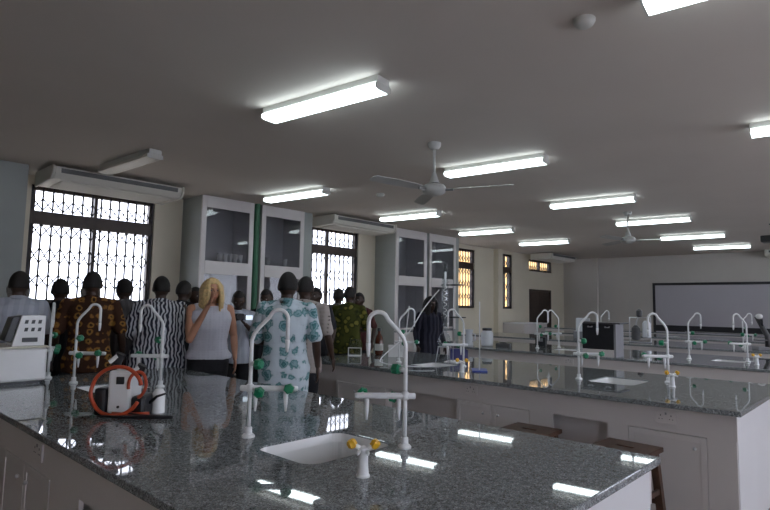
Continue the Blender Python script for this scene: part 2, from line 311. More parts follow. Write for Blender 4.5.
# ------------------------------------------------------------------ benches
def rrect(a,b,c,d,r,n=6):
    out = []
    for cx,cy,t in ((b-r,d-r,0),(a+r,d-r,90),(a+r,c+r,180),(b-r,c+r,270)):
        for k in range(n+1): q = R(t+90*k/n); out.append((cx+r*math.cos(q), cy+r*math.sin(q)))
    return out
def slab(x0,x1,y0,y1,z0,z1,holes):
    bm = bmesh.new(); loops = [[(x0,y0),(x1,y0),(x1,y1),(x0,y1)]]+[rrect(*h,.07) for h in holes]; es = []
    for L in loops:
        vs = [bm.verts.new((x,y,z1)) for x,y in L]; es += [bm.edges.new((vs[i],vs[(i+1)%len(vs)])) for i in range(len(vs))]
    bmesh.ops.triangle_fill(bm, edges=es, use_beauty=True)
    bmesh.ops.dissolve_limit(bm, angle_limit=.01, verts=bm.verts, edges=bm.edges)
    r = bmesh.ops.extrude_face_region(bm, geom=list(bm.faces)); bmesh.ops.translate(bm, verts=[g for g in r['geom'] if isinstance(g, bmesh.types.BMVert)], vec=(0,0,z0-z1))
    bm.verts.index_update(); mb = MB(); mb.add([v.co[:] for v in bm.verts], [tuple(v.index for v in f.verts) for f in bm.faces]); bm.free(); return mb
def bench(label, x0, x1, y0, y1, sinks, fronts, name='laboratory_bench', sockets=()):
    root = empty(name, label, 'bench', (x0,y0,0)); T = Matrix.Translation((-x0,-y0,0))
    def fin(o): o.location = (-x0,-y0,0); return o
    H = .90
    top = slab(x0,x1,y0,y1,H-.035,H,[(a,b,c,d) for a,b,c,d in sinks]).build('worktop', MT['granite'], root); weld(top); fin(top)
    b = top.modifiers.new('bevel','BEVEL'); b.width = .005; b.segments = 2; b.limit_method = 'ANGLE'
    c = .035; zt = H-.035; ap = .69; fx0,fx1,fy0,fy1 = x0+c,x1-c,y0+c,y1-c
    mb = MB(); mid = (fy0+fy1)/2
    # apron all round, spine wall, filled carcass between kneeholes
    mb.box((fx0,fy0,ap),(fx1,fy0+.02,zt)).box((fx0,fy1-.02,ap),(fx1,fy1,zt)).box((fx0+.021,fy0+.10,.0),(fx1-.021,fy0+.12,zt-.001)).box((fx0+.021,fy1-.12,0),(fx1-.021,fy1-.10,zt-.001))
    for kind,a,b_ in fronts:
        if kind == 'D':
            for s_ in (0,1):
                ya,yb = (fy0+.02,fy0+.10) if s_ == 0 else (fy1-.10,fy1-.02)
                mb.box((a,ya,.08),(a+.018,yb,ap)).box((b_-.018,ya,.08),(b_,yb,ap)).box((a,ya+.02,.0),(b_,yb-.02,.08))
        if kind == 'P': mb.box((a,fy0,0),(b_,fy0+.02,ap)).box((a,fy1-.02,0),(b_,fy1,ap))
    fin(mb.build('carcass', MT['white'], root))
    for kind,a,b_ in fronts:
        if kind != 'D': continue
        n = max(1, round((b_-a)/.42)); wd = (b_-a)/n
        for k in range(n):
            for s_ in (0,1):
                yy = fy0 if s_ == 0 else fy1; sg = -1 if s_ == 0 else 1
                da = a+k*wd+.004; db = a+(k+1)*wd-.004; d = MB()
                ya,yb = sorted((yy-sg*.019, yy-sg*.002)); d.box((da,ya,.09),(db,yb,ap-.006))
                ya,yb = sorted((yy-sg*.002, yy+sg*.004))
                for q in ((da,.09,da+.04,ap-.006),(db-.04,.09,db,ap-.006),(da+.04,.09,db-.04,.13),(da+.04,ap-.046,db-.04,ap-.006)): d.box((q[0],ya,q[1]),(q[2],yb,q[3]))
                D = fin(d.build('cabinet_door', MT['white'], root, bevel=.0015))
                hx = db-.075 if k % 2 == 0 else da+.075
                h = MB().ell((hx, yy+sg*.016, .60), (.013,.012,.013), 10, 6).build('knob', MT['steel'], D, smooth=True)
    # end panels
    for k,(xa,xb) in enumerate(((fx1-.02,fx1),(fx0,fx0+.02))):
        fin(MB().box((xa,fy0-.0005 if 0 else fy0+.0205,0),(xb,fy1-.0205,zt)).build('end_panel', MT['endwhite'], root))
    for a,b_,c_,d_ in sinks:
        s = MB(); zb = H-.24; i0,i1,j0,j1 = a,b_,c_,d_
        o1 = rrect(a-.010,b_+.010,c_-.010,d_+.010,.08); o2 = rrect(a+.001,b_-.001,c_+.001,d_-.001,.069); o3 = rrect(a+.012,b_-.012,c_+.012,d_-.012,.06); n = len(o1)
        L = [[(x,y,H-.036) for x,y in o1],[(x,y,zb) for x,y in o1],[(x,y,zb+.012) for x,y in o3],[(x,y,H-.05) for x,y in o3],[(x,y,H-.008) for x,y in o2],[(x,y,H-.036) for x,y in rrect(a,b_,c_,d_,.07)]]
        L = [L[1],L[0],L[5],L[4],L[3],L[2]]
        s.add([q for l in L for q in l], [(i*n+k,i*n+(k+1)%n,(i+1)*n+(k+1)%n,(i+1)*n+k) for i in range(5) for k in range(n)]+[tuple(range(n-1,-1,-1)), tuple(5*n+k for k in range(n))])
        S = fin(s.build('sink_basin', MT['ceramic'], root)); MB().lathe([(.028,zb+.0121),(.028,zb+.016),(.012,zb+.017)], ((i0+i1)/2,(j0+j1)/2,0), 16).build('drain', MT['steel'], S, smooth=False)
    for sx in sockets:
        yy = fy0; P_ = fin(MB().box((sx-.073,yy-.011,.745),(sx+.073,yy,.835)).build('socket_plate', MT['white'], root, bevel=.003))
        q = MB()
        for u in (-.036,.036):
            q.box((sx+u-.003,yy-.0125,.80),(sx+u+.003,yy-.010,.812)).box((sx+u-.014,yy-.0125,.778),(sx+u-.007,yy-.010,.783)).box((sx+u+.007,yy-.0125,.778),(sx+u+.014,yy-.010,.783))
        q.build('socket_holes', MT['dgrey'], P_)
        q = MB().box((sx-.006,yy-.0145,.812),(sx+.006,yy-.010,.828)); q.build('socket_switch', MT['midgrey'], P_)
    return root
X0, X1 = -5.62, -.84
bench('nearest granite-topped lab bench, with the pump and a sink on it', X0, X1-.02, .93, 2.83,
      [(-2.28,-1.87,1.56,2.10),(-4.83,-4.40,1.60,2.05)], [('P',X0+.04,-5.2),('D',-4.0,-3.15),('P',-3.15,-2.75),('D',-2.4,-1.6),('P',-1.1,-.9)], sockets=(-3.35,-4.5))
bench('second granite-topped lab bench, with the glass column and sockets on its front', X0, X1, 4.47, 6.42,
      [(-2.24,-1.82,5.24,5.76),(-4.25,-3.85,5.00,5.48)], [('P',X0+.04,-5.6),('D',-4.95,-4.15),('D',-3.22,-2.44),('P',-2.44,-2.22),('P',-1.76,-1.60),('D',-1.60,-1.06),('P',-1.06,-.88)], sockets=(-1.325,-3.05))
bench('third lab bench from the front, carrying the black cabinet', X0-1.0, X1, 8.0, 9.92,
      [(-2.0,-1.6,8.75,9.2),(-4.35,-3.95,8.75,9.2)], [('P',X0+.04,-5.5),('D',-4.9,-4.1),('D',-3.3,-2.5),('D',-1.7,-.9)], sockets=(-3.7,))
bench('fourth lab bench, carrying the glass still, in front of the whiteboard benches', -8.2, X1, 11.55, 13.45,
      [(-2.0,-1.6,12.3,12.7),(-4.7,-4.3,12.3,12.7)], [('P',-8.15,-7.8),('D',-7.4,-6.6),('D',-4.9,-4.1),('D',-3.3,-2.5),('D',-1.7,-.9)])
bench('fifth lab bench, plain topped, second from the whiteboard', -7.8, X1, 15.1, 17.0, [(-4.7,-4.3,15.8,16.2)], [('P',-7.75,-7.3),('D',-4.9,-4.1),('D',-3.3,-2.5),('D',-1.7,-.9)])
bench('farthest lab bench, right below the whiteboard', -9.5, X1, 18.65, 20.3, [], [('P',-9.4,-9.1),('D',-8.9,-8.1),('D',-4.9,-4.1),('D',-3.3,-2.5),('D',-1.7,-.9)])
# ------------------------------------------------------------------ taps
def make_tap():
    r = empty('laboratory_tap', '', 'tap', group='swan neck taps on the lab benches')
    MB().lathe([(.033,0),(.033,.008),(.026,.016),(.019,.02),(.018,.05)], n=20).build('base_flange', MT['epoxy'], r, autosm=True)
    pts = [(0,0,.03),(0,0,.2),(0,0,.44),(0,0,.49),(.010,0,.52),(.035,0,.555),(.085,0,.607)]
    cx, cz, rr = .135, .600, .048
    for k in range(9):
        a = R(132-132*k/8); pts.append((cx+rr*math.cos(a), 0, cz+rr*math.sin(a)))
    pts += [(.183,0,.57),(.183,0,.53),(.183,0,.49)]
    MB().tube(pts, .0105, 14).build('swan_neck', MT['epoxy'], r, smooth=True)
    MB().tube([(.183,0,.495),(.183,0,.46),(.183,0,.43)], [.0125,.0105,.006], 12).build('spout', MT['epoxy'], r, smooth=True)
    MB().tube([(-.05,0,.245),(-.045,0,.245),(0,0,.245),(.1,0,.245),(.23,0,.245),(.245,0,.245)], [.012,.0155,.0155,.0145,.0145,.012], 14).build('cross_bar', MT['epoxy'], r, smooth=True)
    def valve(c, d, lab='green valve'):
        c = Vector(c); d = Vector(d).normalized(); e = c+d*.03
        v = MB(); u = d.orthogonal().normalized(); w_ = d.cross(u); vs = []
        n = 12
        for (t, q) in ((.030,.019),(.038,.029),(.066,.027),(.074,.018)):
            for k in range(n):
                a = 2*math.pi*k/n; f_ = q*(1 if k % 2 else .82); vs.append(c+d*t+(u*math.cos(a)+w_*math.sin(a))*f_)
        fs = [(i*n+k,i*n+(k+1)%n,(i+1)*n+(k+1)%n,(i+1)*n+k) for i in range(3) for k in range(n)]+[tuple(range(n-1,-1,-1)),tuple(3*n+k for k in range(n))]
        v.add(vs, fs); o = v.build('valve_handle', MT['green'], r, label=lab)
        MB().tube([c, c+d*.016, c+d*.034], [.014,.013,.010], 12).build('valve_stem', MT['epoxy'], o, smooth=True)
    valve((0,0,.37),(.85,-.5,0)); valve((.055,0,.243),(0,-1,-.25)); valve((.205,0,.245),(0,-.8,.1))
    for x in (.03,.185): MB().tube([(x,-.004,.235),(x,-.004,.20),(x,-.004,.165),(x,-.004,.13)], [.012,.012,.009,.005], 12).build('nozzle', MT['epoxy'], r, smooth=True)
    MB().tube([(0,0,.225),(0,0,.23),(0,0,.262),(0,0,.267)], [.012,.019,.019,.012], 14).build('collar', MT['epoxy'], r, smooth=True)
    return r
TAPS = [(-2.48,1.66,45,'white swan-neck tap with green valves left of the nearest sink'),
 (-1.79,2.08,225,'white swan-neck tap with green valves right behind the nearest sink'),
 (-5.02,1.66,45,'white swan-neck tap in front of the person in brown and orange print'),
 (-4.38,2.09,225,'white swan-neck tap in front of the black and white striped smock'),
 (-5.47,1.60,160,'white swan-neck tap close behind the perforated control box'),
 (-2.34,5.30,40,'white swan-neck tap left of the sink on the second bench, before the black cabinet'),
 (-1.66,5.74,225,'white swan-neck tap beside yellow gas tap toward the end of the second bench'),
 (-4.48,5.08,45,'white swan-neck tap behind the white tub on the second bench'),
 (-3.72,5.34,225,'white swan-neck tap in front of the glass column on the second bench'),
 (-2.25,8.75,45,'white tap on the third bench, below the left part of the whiteboard'),
 (-1.58,8.95,225,'white tap on the third bench, in front of the grey lamp'),
 (-4.60,8.78,45,'white tap on the third bench, left one in front of the dark door'),
 (-4.45,9.28,225,'white tap on the third bench, right one in front of the dark door'),
 (-2.25,12.4,45,'white tap on the fourth bench, in front of the middle of the whiteboard'),
 (-4.95,12.4,45,'white tap on the fourth bench, just left of the black cabinet'),
 (-1.60,12.85,225,'white tap on the fourth bench, nearest the right edge of the photo')]
tp = make_tap()
for i,(x,y,a,l) in enumerate(TAPS): place(tp, i, (x,y,.90), R(a), l)
def make_gas():
    r = empty('gas_tap', '', 'gas tap', group='yellow-handled gas taps on the benches')
    MB().lathe([(.028,0),(.028,.006),(.023,.012),(.020,.05),(.0195,.09),(.022,.1),(.019,.112),(.01,.118)], n=24).build('post', MT['epoxy'], r, autosm=True)
    for s_ in (-1,1):
        MB().tube([(s_*.005,0,.103),(s_*.03,0,.118),(s_*.04,0,.122)], [.011,.010,.008], 12).build('outlet_arm', MT['epoxy'], r, smooth=True)
        h = MB(); n = 12; c = Vector((s_*.045,0,.124)); d = Vector((s_*.5,-.1,.85)).normalized(); u = d.orthogonal().normalized(); w_ = d.cross(u); vs = []
        for (t, q) in ((-.014,.013),(-.006,.02),(.012,.02),(.02,.013)):
            for k in range(n): a = 2*math.pi*k/n; f_ = q*(1 if k % 2 else .8); vs.append(c+d*t+(u*math.cos(a)+w_*math.sin(a))*f_)
        h.add(vs, [(i*n+k,i*n+(k+1)%n,(i+1)*n+(k+1)%n,(i+1)*n+k) for i in range(3) for k in range(n)]+[tuple(range(n-1,-1,-1)),tuple(3*n+k for k in range(n))])
        h.build('valve_handle', MT['yellow'], r, label='yellow valve handle')
        MB().tube([(s_*.015,-.006,.1),(s_*.02,-.045,.1),(s_*.02,-.06,.1)], [.009,.006,.004], 10).build('nozzle', MT['epoxy'], r, smooth=True)
    return r
GAS = [(-1.61,1.62,'white gas tap with yellow handles right of the nearest sink'),
 (-1.545,5.45,'white gas tap with yellow handles near the end of the second bench'),
 (-3.40,4.85,'gas tap with yellow handle beside the blue tray on the second bench'),
 (-1.42,8.60,'gas tap with yellow handles on the third bench, right of the whiteboard taps'),
 (-4.0,1.62,'white gas tap behind the orange-tubed pump on the nearest bench')]
gp = make_gas()
for i,(x,y,l) in enumerate(GAS): place(gp, i, (x,y,.90), R(43), l)
# ------------------------------------------------------------------ stools
def make_stool():
    r = empty('wooden_stool', '', 'stool', group='dark wooden stools between the benches'); H = .60
    s = MB(); wall_grid(s, 'z', H-.035, H, [-.2,.2], [-.19,.19], [(-.06,.06,-.015,.015)]); o = s.build('seat', MT['wood'], r); weld(o)
    b = o.modifiers.new('bevel','BEVEL'); b.width = .006; b.segments = 2; b.limit_method = 'ANGLE'
    for sx in (-1,1):
        for sy in (-1,1):
            L = MB(); a = Vector((sx*.15,sy*.14,H-.036)); c = Vector((sx*.19,sy*.18,0)); w_ = .026
            vs = [p+Vector((i*w_,j*w_,0)) for p in (a,c) for i,j in ((-1,-1),(1,-1),(1,1),(-1,1))]
            L.add(vs, [(0,1,2,3),(7,6,5,4)]+[(k,(k+1)%4,4+(k+1)%4,4+k) for k in range(4)]); L.build('leg', MT['wood'], r, bevel=.003)
    for s_ in (-1,1):
        MB().box((-.14,s_*.145-.011,H-.10),(.14,s_*.145+.011,H-.037)).build('apron_rail', MT['wood'], r); MB().box((s_*.152-.011,-.13,H-.10),(s_*.152+.011,.13,H-.037)).build('apron_rail', MT['wood'], r)
        MB().box((-.155,s_*.165-.01,.2),(.155,s_*.165+.01,.235)).build('stretcher', MT['wood'], r); MB().box((s_*.175-.01,-.15,.28),(s_*.175+.01,.15,.315)).build('stretcher', MT['wood'], r)
    return r
stp = make_stool()
for i,(x,y,a,l) in enumerate([(-1.52,4.20,-3,'dark wooden stool at the front corner, its slotted seat fully in view'),
      (-2.28,4.20,2,'dark wooden stool left of the slotted one, mostly hidden behind the nearest bench'),
      ]): place(stp, i, (x,y,0), R(a), l)
# ------------------------------------------------------------------ ceiling fittings
def make_light(lit):
    r = empty('ceiling_light', '', 'ceiling light', group='fluorescent fittings on the ceiling' if lit else None)
    MB().box((-.585,-.065,-.045),(.585,.065,0)).build('housing', MT['housing'], r, bevel=.004)
    MB().prism([(-.062,-.046),(.062,-.046),(.078,-.056),(.078,-.082),(.055,-.09),(-.055,-.09),(-.078,-.082),(-.078,-.056)], 'x', -.575, .575).build('diffuser', MT['tube'] if lit else MT['unlit'], r)
    for s_ in (-1,1): MB().prism([(-.064,-.046),(.064,-.046),(.080,-.055),(.080,-.084),(.057,-.093),(-.057,-.093),(-.080,-.084),(-.080,-.055)], 'x', .575 if s_ > 0 else -.587, .587 if s_ > 0 else -.575).build('end_cap', MT['housing'], r)
    return r
LITS = [(-2.93,2.46,'lit ceiling light nearest the middle of the photo, upper left of the large fan'),
 (-2.97,4.78,'lit ceiling light beside the large ceiling fan'),(-2.97,7.2,'lit ceiling light just beyond the one beside the large fan'),
 (-2.87,9.34,'lit ceiling light partly behind the small far fan'),(-2.9,11.74,'lit ceiling light next beyond the small far fan'),
 (-2.88,14.0,'farthest lit ceiling light, above the whiteboard'),
 (-5.77,4.45,'lit ceiling light in front of the first fume cupboard'),(-5.68,6.65,'lit ceiling light between the two groups of fume cupboards'),
 (-5.7,8.9,'lit ceiling light beyond the second group of fume cupboards'),(-5.64,11.1,'lit ceiling light near the high small window'),
 (-.27,2.66,'lit ceiling light cut off by the top right corner of the photo'),(-.28,5.15,'lit ceiling light cut off by the right edge of the photo'),
 (-.27,7.5,'lit ceiling light to the right, outside the picture, near one')]
lp = make_light(True); ul = make_light(False)
for i,(x,y,l) in enumerate(LITS[:12]): place(lp, i, (x*K,y*K,CZ), R(6.5), l).scale = (K*.93,K,K)
place(ul, 0, (-5.78*K,2.30*K,CZ), R(3), 'unlit ceiling light above the left window').scale = (K*.93,K,K)
def make_fan():
    r = empty('ceiling_fan', '', 'ceiling fan', group='ceiling fans')
    MB().lathe([(.06,0),(.058,-.03),(.035,-.06),(.014,-.065)], n=20).build('canopy', MT['fanpaint'], r, autosm=True)
    MB().tube([(0,0,-.05),(0,0,-.36)], .012, 12).build('downrod', MT['fanpaint'], r, smooth=True)
    MB().lathe([(.014,-.27),(.024,-.30),(.045,-.36),(.05,-.37)], n=20).build('lower_canopy', MT['fanpaint'], r, autosm=True)
    MB().lathe([(.03,-.375),(.085,-.385),(.105,-.405),(.11,-.43),(.10,-.455),(.07,-.475),(.03,-.485)], n=28).build('motor', MT['fanpaint'], r, autosm=True)
    for k in range(3):
        a = R(k*120); q = Matrix.Rotation(a,3,'Z'); B = MB(); vs = []; tl = .06
        for (x,wd) in ((.16,.035),(.25,.048),(.5,.055),(.68,.05),(.70,.025)):
            for (y,z) in ((-wd,-.43-tl*wd*4),(wd,-.43+tl*wd*4)):
                for dz in (0,.004): vs.append(q@Vector((x,y,z+dz)))
        fs = [(0,1,3,2),(16,18,19,17)]
        for i in range(4): k0 = i*4; fs += [(k0,k0+2,k0+6,k0+4),(k0+1,k0+5,k0+7,k0+3),(k0,k0+4,k0+5,k0+1),(k0+2,k0+3,k0+7,k0+6)]
        B.add(vs, fs).build('blade', MT['fanpaint'], r)
        MB().tube([q@Vector((.09,0,-.435)), q@Vector((.18,0,-.437))], .012, 8).build('blade_arm', MT['steel'], r)
    return r
fp = make_fan()
fp.scale = (K,K,K)
place(fp, 0, (-3.03*K,3.88*K,CZ), R(-99), 'large white ceiling fan nearest the camera'); place(fp, 1, (-2.98*K,8.55*K,CZ), R(20), 'small distant ceiling fan in front of a lit ceiling light')
sd = make = empty('smoke_detector', 'round white smoke detector at the top of the photo', 'smoke detector', (-1.12*K,2.66*K,CZ), group='ceiling smoke detectors'); sd.scale = (K,K,K)
MB().lathe([(.055,0),(.055,-.012),(.045,-.03),(.03,-.04),(.01,-.042)], n=24).build('housing', MT['housing'], sd, autosm=True)
place(sd, 1, (-5.0*K,5.25*K,CZ), 0, 'tiny smoke detector beyond the large ceiling fan, near the second air conditioner')
def make_ac():
    r = empty('air_conditioner', '', 'air conditioner', group='ceiling-hung air conditioners along the window wall')
    L = .72
    MB().prism([(-.60,-.03),(0,-.03),(0,-.10),(-.05,-.165),(-.60,-.18)], 'y', -L, L).build('casing', MT['acwhite'], r, bevel=.012)
    for s_ in (-1,1): MB().prism([(-.61,-.02),(.012,-.02),(.012,-.105),(-.045,-.175),(-.61,-.19)], 'y', s_*L+(0 if s_ > 0 else -.03), s_*L+(.03 if s_ > 0 else 0)).build('end_cap', MT['acwhite'], r, bevel=.012)
    MB().prism([(.001,-.05),(.012,-.05),(.009,-.10),(.001,-.10)], 'y', -L+.06, L-.06).build('louvre', MT['louvre'], r)
    g = MB()
    for k in range(12): x = -.52+k*.036; g.box((x,-L+.1,-.187),(x+.014,L-.1,-.166))
    g.build('intake_grille', MT['acwhite'], r)
    for sx in (-.5,-.12):
        for sy in (-.6,.6): MB().tube([(sx,sy,-.04),(sx,sy,0)], .008, 8).build('hanger', MT['steel'], r)
    return r
ap_ = make_ac()
for i,(x,y,a,l) in enumerate([(-6.60,2.58,0,'cream air conditioner above the large barred window at the left'),(-6.60,6.62,0,'cream air conditioner between the two groups of fume cupboards'),(-6.62,14.2,0,'distant air conditioner above the small high window')]):
    ap_.scale = (K,K,K); place(ap_, i, (x*K,y*K,CZ), R(a), l)
aw = place(ap_, 3, (-1.55*K,15.36*K,CZ), R(-90), 'air conditioner at the right edge of the photo, above the whiteboard')
pj = empty('projector', 'black projector hanging from the ceiling at the right edge of the photo', 'projector', (-1.52*K,11.1*K,CZ)); pj.scale = (K,K,K)
MB().lathe([(.06,0),(.06,-.012),(.02,-.02)], n=16).build('ceiling_plate', MT['dgrey'], pj); MB().tube([(0,0,-.01),(0,0,-.2)], .02, 10).build('mount_pole', MT['dgrey'], pj)
MB().box((-.17,-.13,-.31),(.17,.13,-.2)).build('body', MT['black'], pj, bevel=.015); MB().tube([(-.08,.13,-.255),(-.08,.155,-.255)], .035, 16).build('lens', MT['dgrey'], pj)
# ------------------------------------------------------------------ fume cupboards
def cupboard(label, ya, yb, greyL=False):
    r = empty('fume_cupboard', label, 'fume cupboard', (-6.95*K,(ya+yb)/2*K,0), group='white-framed fume cupboards on the window wall')
    w_ = (yb-ya)/2*K; D = -.78; Z1, Z2, Z3 = 1.58+(1.97-1.58)*K, 1.58+(2.15-1.58)*K, CZ-.16*K
    c = MB().box((D,-w_,0),(-.02,-w_+.02,CZ-.002)).box((D,w_-.02,0),(-.02,w_,CZ-.002)).box((D,-w_+.02,0),(D+.02,w_-.02,CZ-.002)).box((D+.02,-w_+.02,Z2-.02),(-.03,w_-.02,Z2)).box((D+.02,-w_+.02,CZ-.03),(-.03,w_-.02,CZ-.003))
    c.build('carcass', MT['grey'], r)
    MB().box((D+.0205,-w_+.0205,.905),(D+.028,w_-.0205,Z2-.022)).box((D+.0205,-w_+.0205,Z2+.002),(D+.028,w_-.0205,CZ-.035)).box((D+.029,-w_+.0205,.905),(-.05,-w_+.027,Z2-.022)).box((D+.029,w_-.027,.905),(-.05,w_-.0205,Z2-.022)).box((D+.029,w_-.027,Z2+.002),(-.05,w_-.0205,CZ-.035)).box((D+.029,-w_+.0205,Z2+.002),(-.05,-w_+.027,CZ-.035)).build('brightening_liner', MT['endwhite'], r)  # white lining added to brighten the cupboard interior behind the glass
    MB().box((D+.021,-w_+.021,.86),(0,w_-.021,.90)).build('worktop', MT['granite'], r)
    for s_ in (-1,1):
        ya_,yb_ = sorted((s_*.003,s_*(w_-.022))); d = MB().box((-.04,ya_,.1),(-.02,yb_,.855)).build('base_door', MT['white'], r, bevel=.002)
        MB().ell((-.012,s_*.05,.7),(.01,.012,.012),10,6).build('knob', MT['steel'], d, smooth=True)
    f = MB(); t = .105
    f.box((-.02,-w_,.90),(.02,-w_+t,CZ-.002)).box((-.02,w_-t,.90),(.02,w_,CZ-.002)).box((-.02,-w_+t,Z3),(.02,w_-t,CZ-.002)).box((-.02,-w_+t,Z1),(.025,w_-t,Z2)).build('front_frame', MT['white'], r, bevel=.003)
    MB().box((-.012,-w_+t,Z2),(-.006,w_-t,Z3)).build('upper_pane', MT['sash'], r); MB().box((-.018,-w_+t,.98),(-.012,w_-t,Z1)).build('sash_pane', MT['sash'], r)
    MB().box((-.02,-w_+t,.93),(.005,w_-t,.98)).build('sash_rail', MT['white'], r)
    return r
cupboard('white-framed glazed fume cupboard left of the green pipe, with white cups inside', 3.77, 4.60)
cupboard('white-framed glazed fume cupboard right of the green pipe', 4.74, 5.54)
cupboard('white-framed glazed fume cupboard at left of the far pair', 7.75, 8.66)
cupboard('white-framed glazed fume cupboard at right of the far pair, behind the glass column', 8.76, 9.66)
struct(MB().box((WX,4.60*K,0),(-7.0*K,4.74*K,CZ-.002)).build('trim_6', MT['grey'])); struct(MB().box((WX,8.66*K,0),(-7.0*K,8.76*K,CZ-.002)).build('trim_7', MT['grey']))
tag(MB().tube([(-6.97*K,4.67*K,.0),(-6.97*K,4.67*K,CZ)], .062, 16).build('service_pipe', MT['greenpipe'], autosm=True), 'green vertical service pipe between the two near fume cupboards', 'pipe')
tag(MB().tube([(-6.98*K,8.71*K,.0),(-6.98*K,8.71*K,CZ)], .022, 10).build('service_pipe', MT['steel'], autosm=True), 'thin vertical pipe between the far pair of fume cupboards', 'pipe')
# white cups on cupboard shelf
cp = tag(MB().lathe([(.02,0),(.028,.02),(.035,.10),(.038,.11),(.034,.11),(.025,.02),(.0,.012)], n=16).build('ceramic_cup', MT['ceramic'], autosm=True), '', 'cup', 'white cups on the shelf of the fume cupboard left of the green pipe')
cl = ['leftmost','second','third','fourth','fifth','rightmost of the row of']
for k in range(5):
    o = cp if k == 0 else copy_tree(cp); o.location = (-7.03*K,(4.12+k*.082)*K,KZ(2.15)+.001); o.scale = (1.6,1.6,1.6); o['label'] = '%s cup from the left in the row behind the upper glass' % ['first','second','third','fourth','fifth'][k]
for k,yy in enumerate((4.93,5.25)):
    o = copy_tree(cp); o.location = (-7.03*K,yy*K,KZ(2.15)+.001); o.scale = (1.6,1.6,1.6); o['group'] = 'white cups in the fume cupboard right of the green pipe'; o['label'] = ['left white cup in the fume cupboard right of the green pipe','right white cup in the fume cupboard right of the green pipe'][k]
rk = empty('bottle_rack', 'white rack of upright slats behind the lower glass of the first fume cupboard', 'rack', (-7.2*K,4.15*K,.905))
MB().box((-.1,-.2,.62),(.1,.2,.64)).box((-.1,-.2,.3),(.1,.2,.32)).build('shelf', MT['ceramic'], rk)
for sy in (-.19,.19): MB().box((-.09,sy-.01,0),(.09,sy+.01,.9)).build('side_panel', MT['ceramic'], rk)
for k in range(6): MB().lathe([(.022,.641),(.022,.76),(.01,.79),(.01,.82)], (0,-.15+k*.06,0), 12).build('bottle_tube', MT['ceramic'], rk)
# ------------------------------------------------------------------ things on benches
# water bath with control box
wbx = empty('water_bath', 'white boxy water bath at the left edge of the nearest bench', 'water bath', (-5.45,1.15,.90))
MB().box((-.25,-.75,.02),(.25,.36,.285)).build('casing', MT['ceramic'], wbx, bevel=.02); MB().box((-.26,-.76,.285),(.26,.37,.30)).build('rim', MT['paleyel'], wbx, bevel=.006)
MB().box((-.22,-.7,0),(.22,.32,.02)).build('base_plate', MT['black'], wbx)
cb = empty('control_box', 'white control box with six dark holes on top of the water bath', 'control box', (-5.32,1.37,1.20))
MB().prism([(-.12,0),(.115,0),(.115,.25),(-.06,.25)], 'x', -.08, .10).build('casing', MT['ceramic'], cb, bevel=.008)
h = MB()
for r_ in range(2):
    for c_ in range(3): h.add([(.1012+dx, -.028-.012*r_*0+c_*.048+dy, .135+r_*.062+dz) for dx in (0,.002) for dy,dz in ((-.012,-.015),(.012,-.015),(.018,.015),(-.006,.015))], [(0,1,2,3),(4,5,6,7),(0,1,5,4),(1,2,6,5),(2,3,7,6),(3,0,4,7)])
h.build('vent_holes', MT['black'], cb)
MB().box((.1,-.05,.035),(.112,.06,.07)).build('switch_panel', MT['black'], cb, bevel=.003)
MB().prism([(-.17,.05),(-.1215,.03),(-.066,.245),(-.12,.235)], 'x', -.07, .09).build('side_screen', MT['black'], cb, bevel=.006, label='black side screen')
# pump
pm = empty('vacuum_pump', 'white portable pump with orange hose loop on the nearest bench', 'pump', (-3.49,1.46,.90), R(43)); pm.scale = (.95,.95,.98)
MB().box((-.085,-.09,.012),(.06,.09,.27)).build('body', MT['ceramic'], pm, bevel=.018)
MB().box((-.03,-.098,.19),(.02,-.09,.235)).build('display', MT['black'], pm, bevel=.003); MB().tube([(-.01,-.091,.055),(-.01,-.099,.055)], .008, 10).build('inlet', MT['black'], pm)
MB().box((-.165,-.1,.0),(-.09,.1,.165)).build('side_block', MT['black'], pm, bevel=.018, label='black block at the left side'); MB().box((.065,-.1,0),(.155,.1,.12)).build('motor_block', MT['black'], pm, bevel=.02, label='black motor block at the right side')
for x,y,zb in ((-.062,.0,.27),(.07,.02,.20)):
    g = MB().tube([(x,y,zb-.03),(x,y,zb+.03)], .011, 10).build('gauge_stem', MT['steel'], pm)
    q = Matrix.Rotation(R(25),3,'Y'); c = Vector((x,y-.01,zb+.065))
    MB().tube([c-q@Vector((.0,0,.035)), c+q@Vector((.0,0,.035))], .028, 18).build('gauge', MT['black'], g, autosm=True); MB().tube([c-q@Vector((.02,.012,.03))+Vector((-.012,-.02,0)), c+q@Vector((.02,0,.03))+Vector((-.03,-.02,0))], .014, 12).build('gauge_face', MT['paper'], g)
def loop(cx,cy,cz,rx,rz,n=30,t0=0,t1=360,tilt=0,wob=.01):
    return [(cx+rx*math.cos(R(t0+(t1-t0)*k/n)), cy+tilt*math.sin(R(t0+(t1-t0)*k/n))+wob*math.sin(k*.9), cz+rz*math.sin(R(t0+(t1-t0)*k/n))) for k in range(n+1)]
MB().tube(loop(-.01,-.13,.155,.155,.142,48,15,335,.02,wob=.003), .0115, 10).build('hose', MT['orange'], pm, smooth=True, label='orange hose loop')
MB().tube(loop(.105,-.10,.19,.055,.075,32,-80,200,.01,wob=.002), .010, 10).build('hose', MT['orange'], pm, smooth=True, label='orange hose loop')
MB().tube([(-.03,-.125,.018),(.06,-.13,.016),(.15,-.12,.02),(.19,-.10,.02)], .0125, 10).build('hose', MT['orange'], pm, smooth=True)
MB().tube([(.155,-.02,.07),(.2,-.02,.11),(.26,-.03,.13)], [.012,.008,.006], 10).build('lead', MT['black'], pm, smooth=True)
MB().tube([(-.1,-.16,.012),(.05,-.18,.013),(.18,-.17,.014),(.34,-.16,.013),(.36,-.158,.013)], [.006,.009,.012,.011,.009], 10).build('mains_plug_lead', MT['black'], pm, smooth=True)
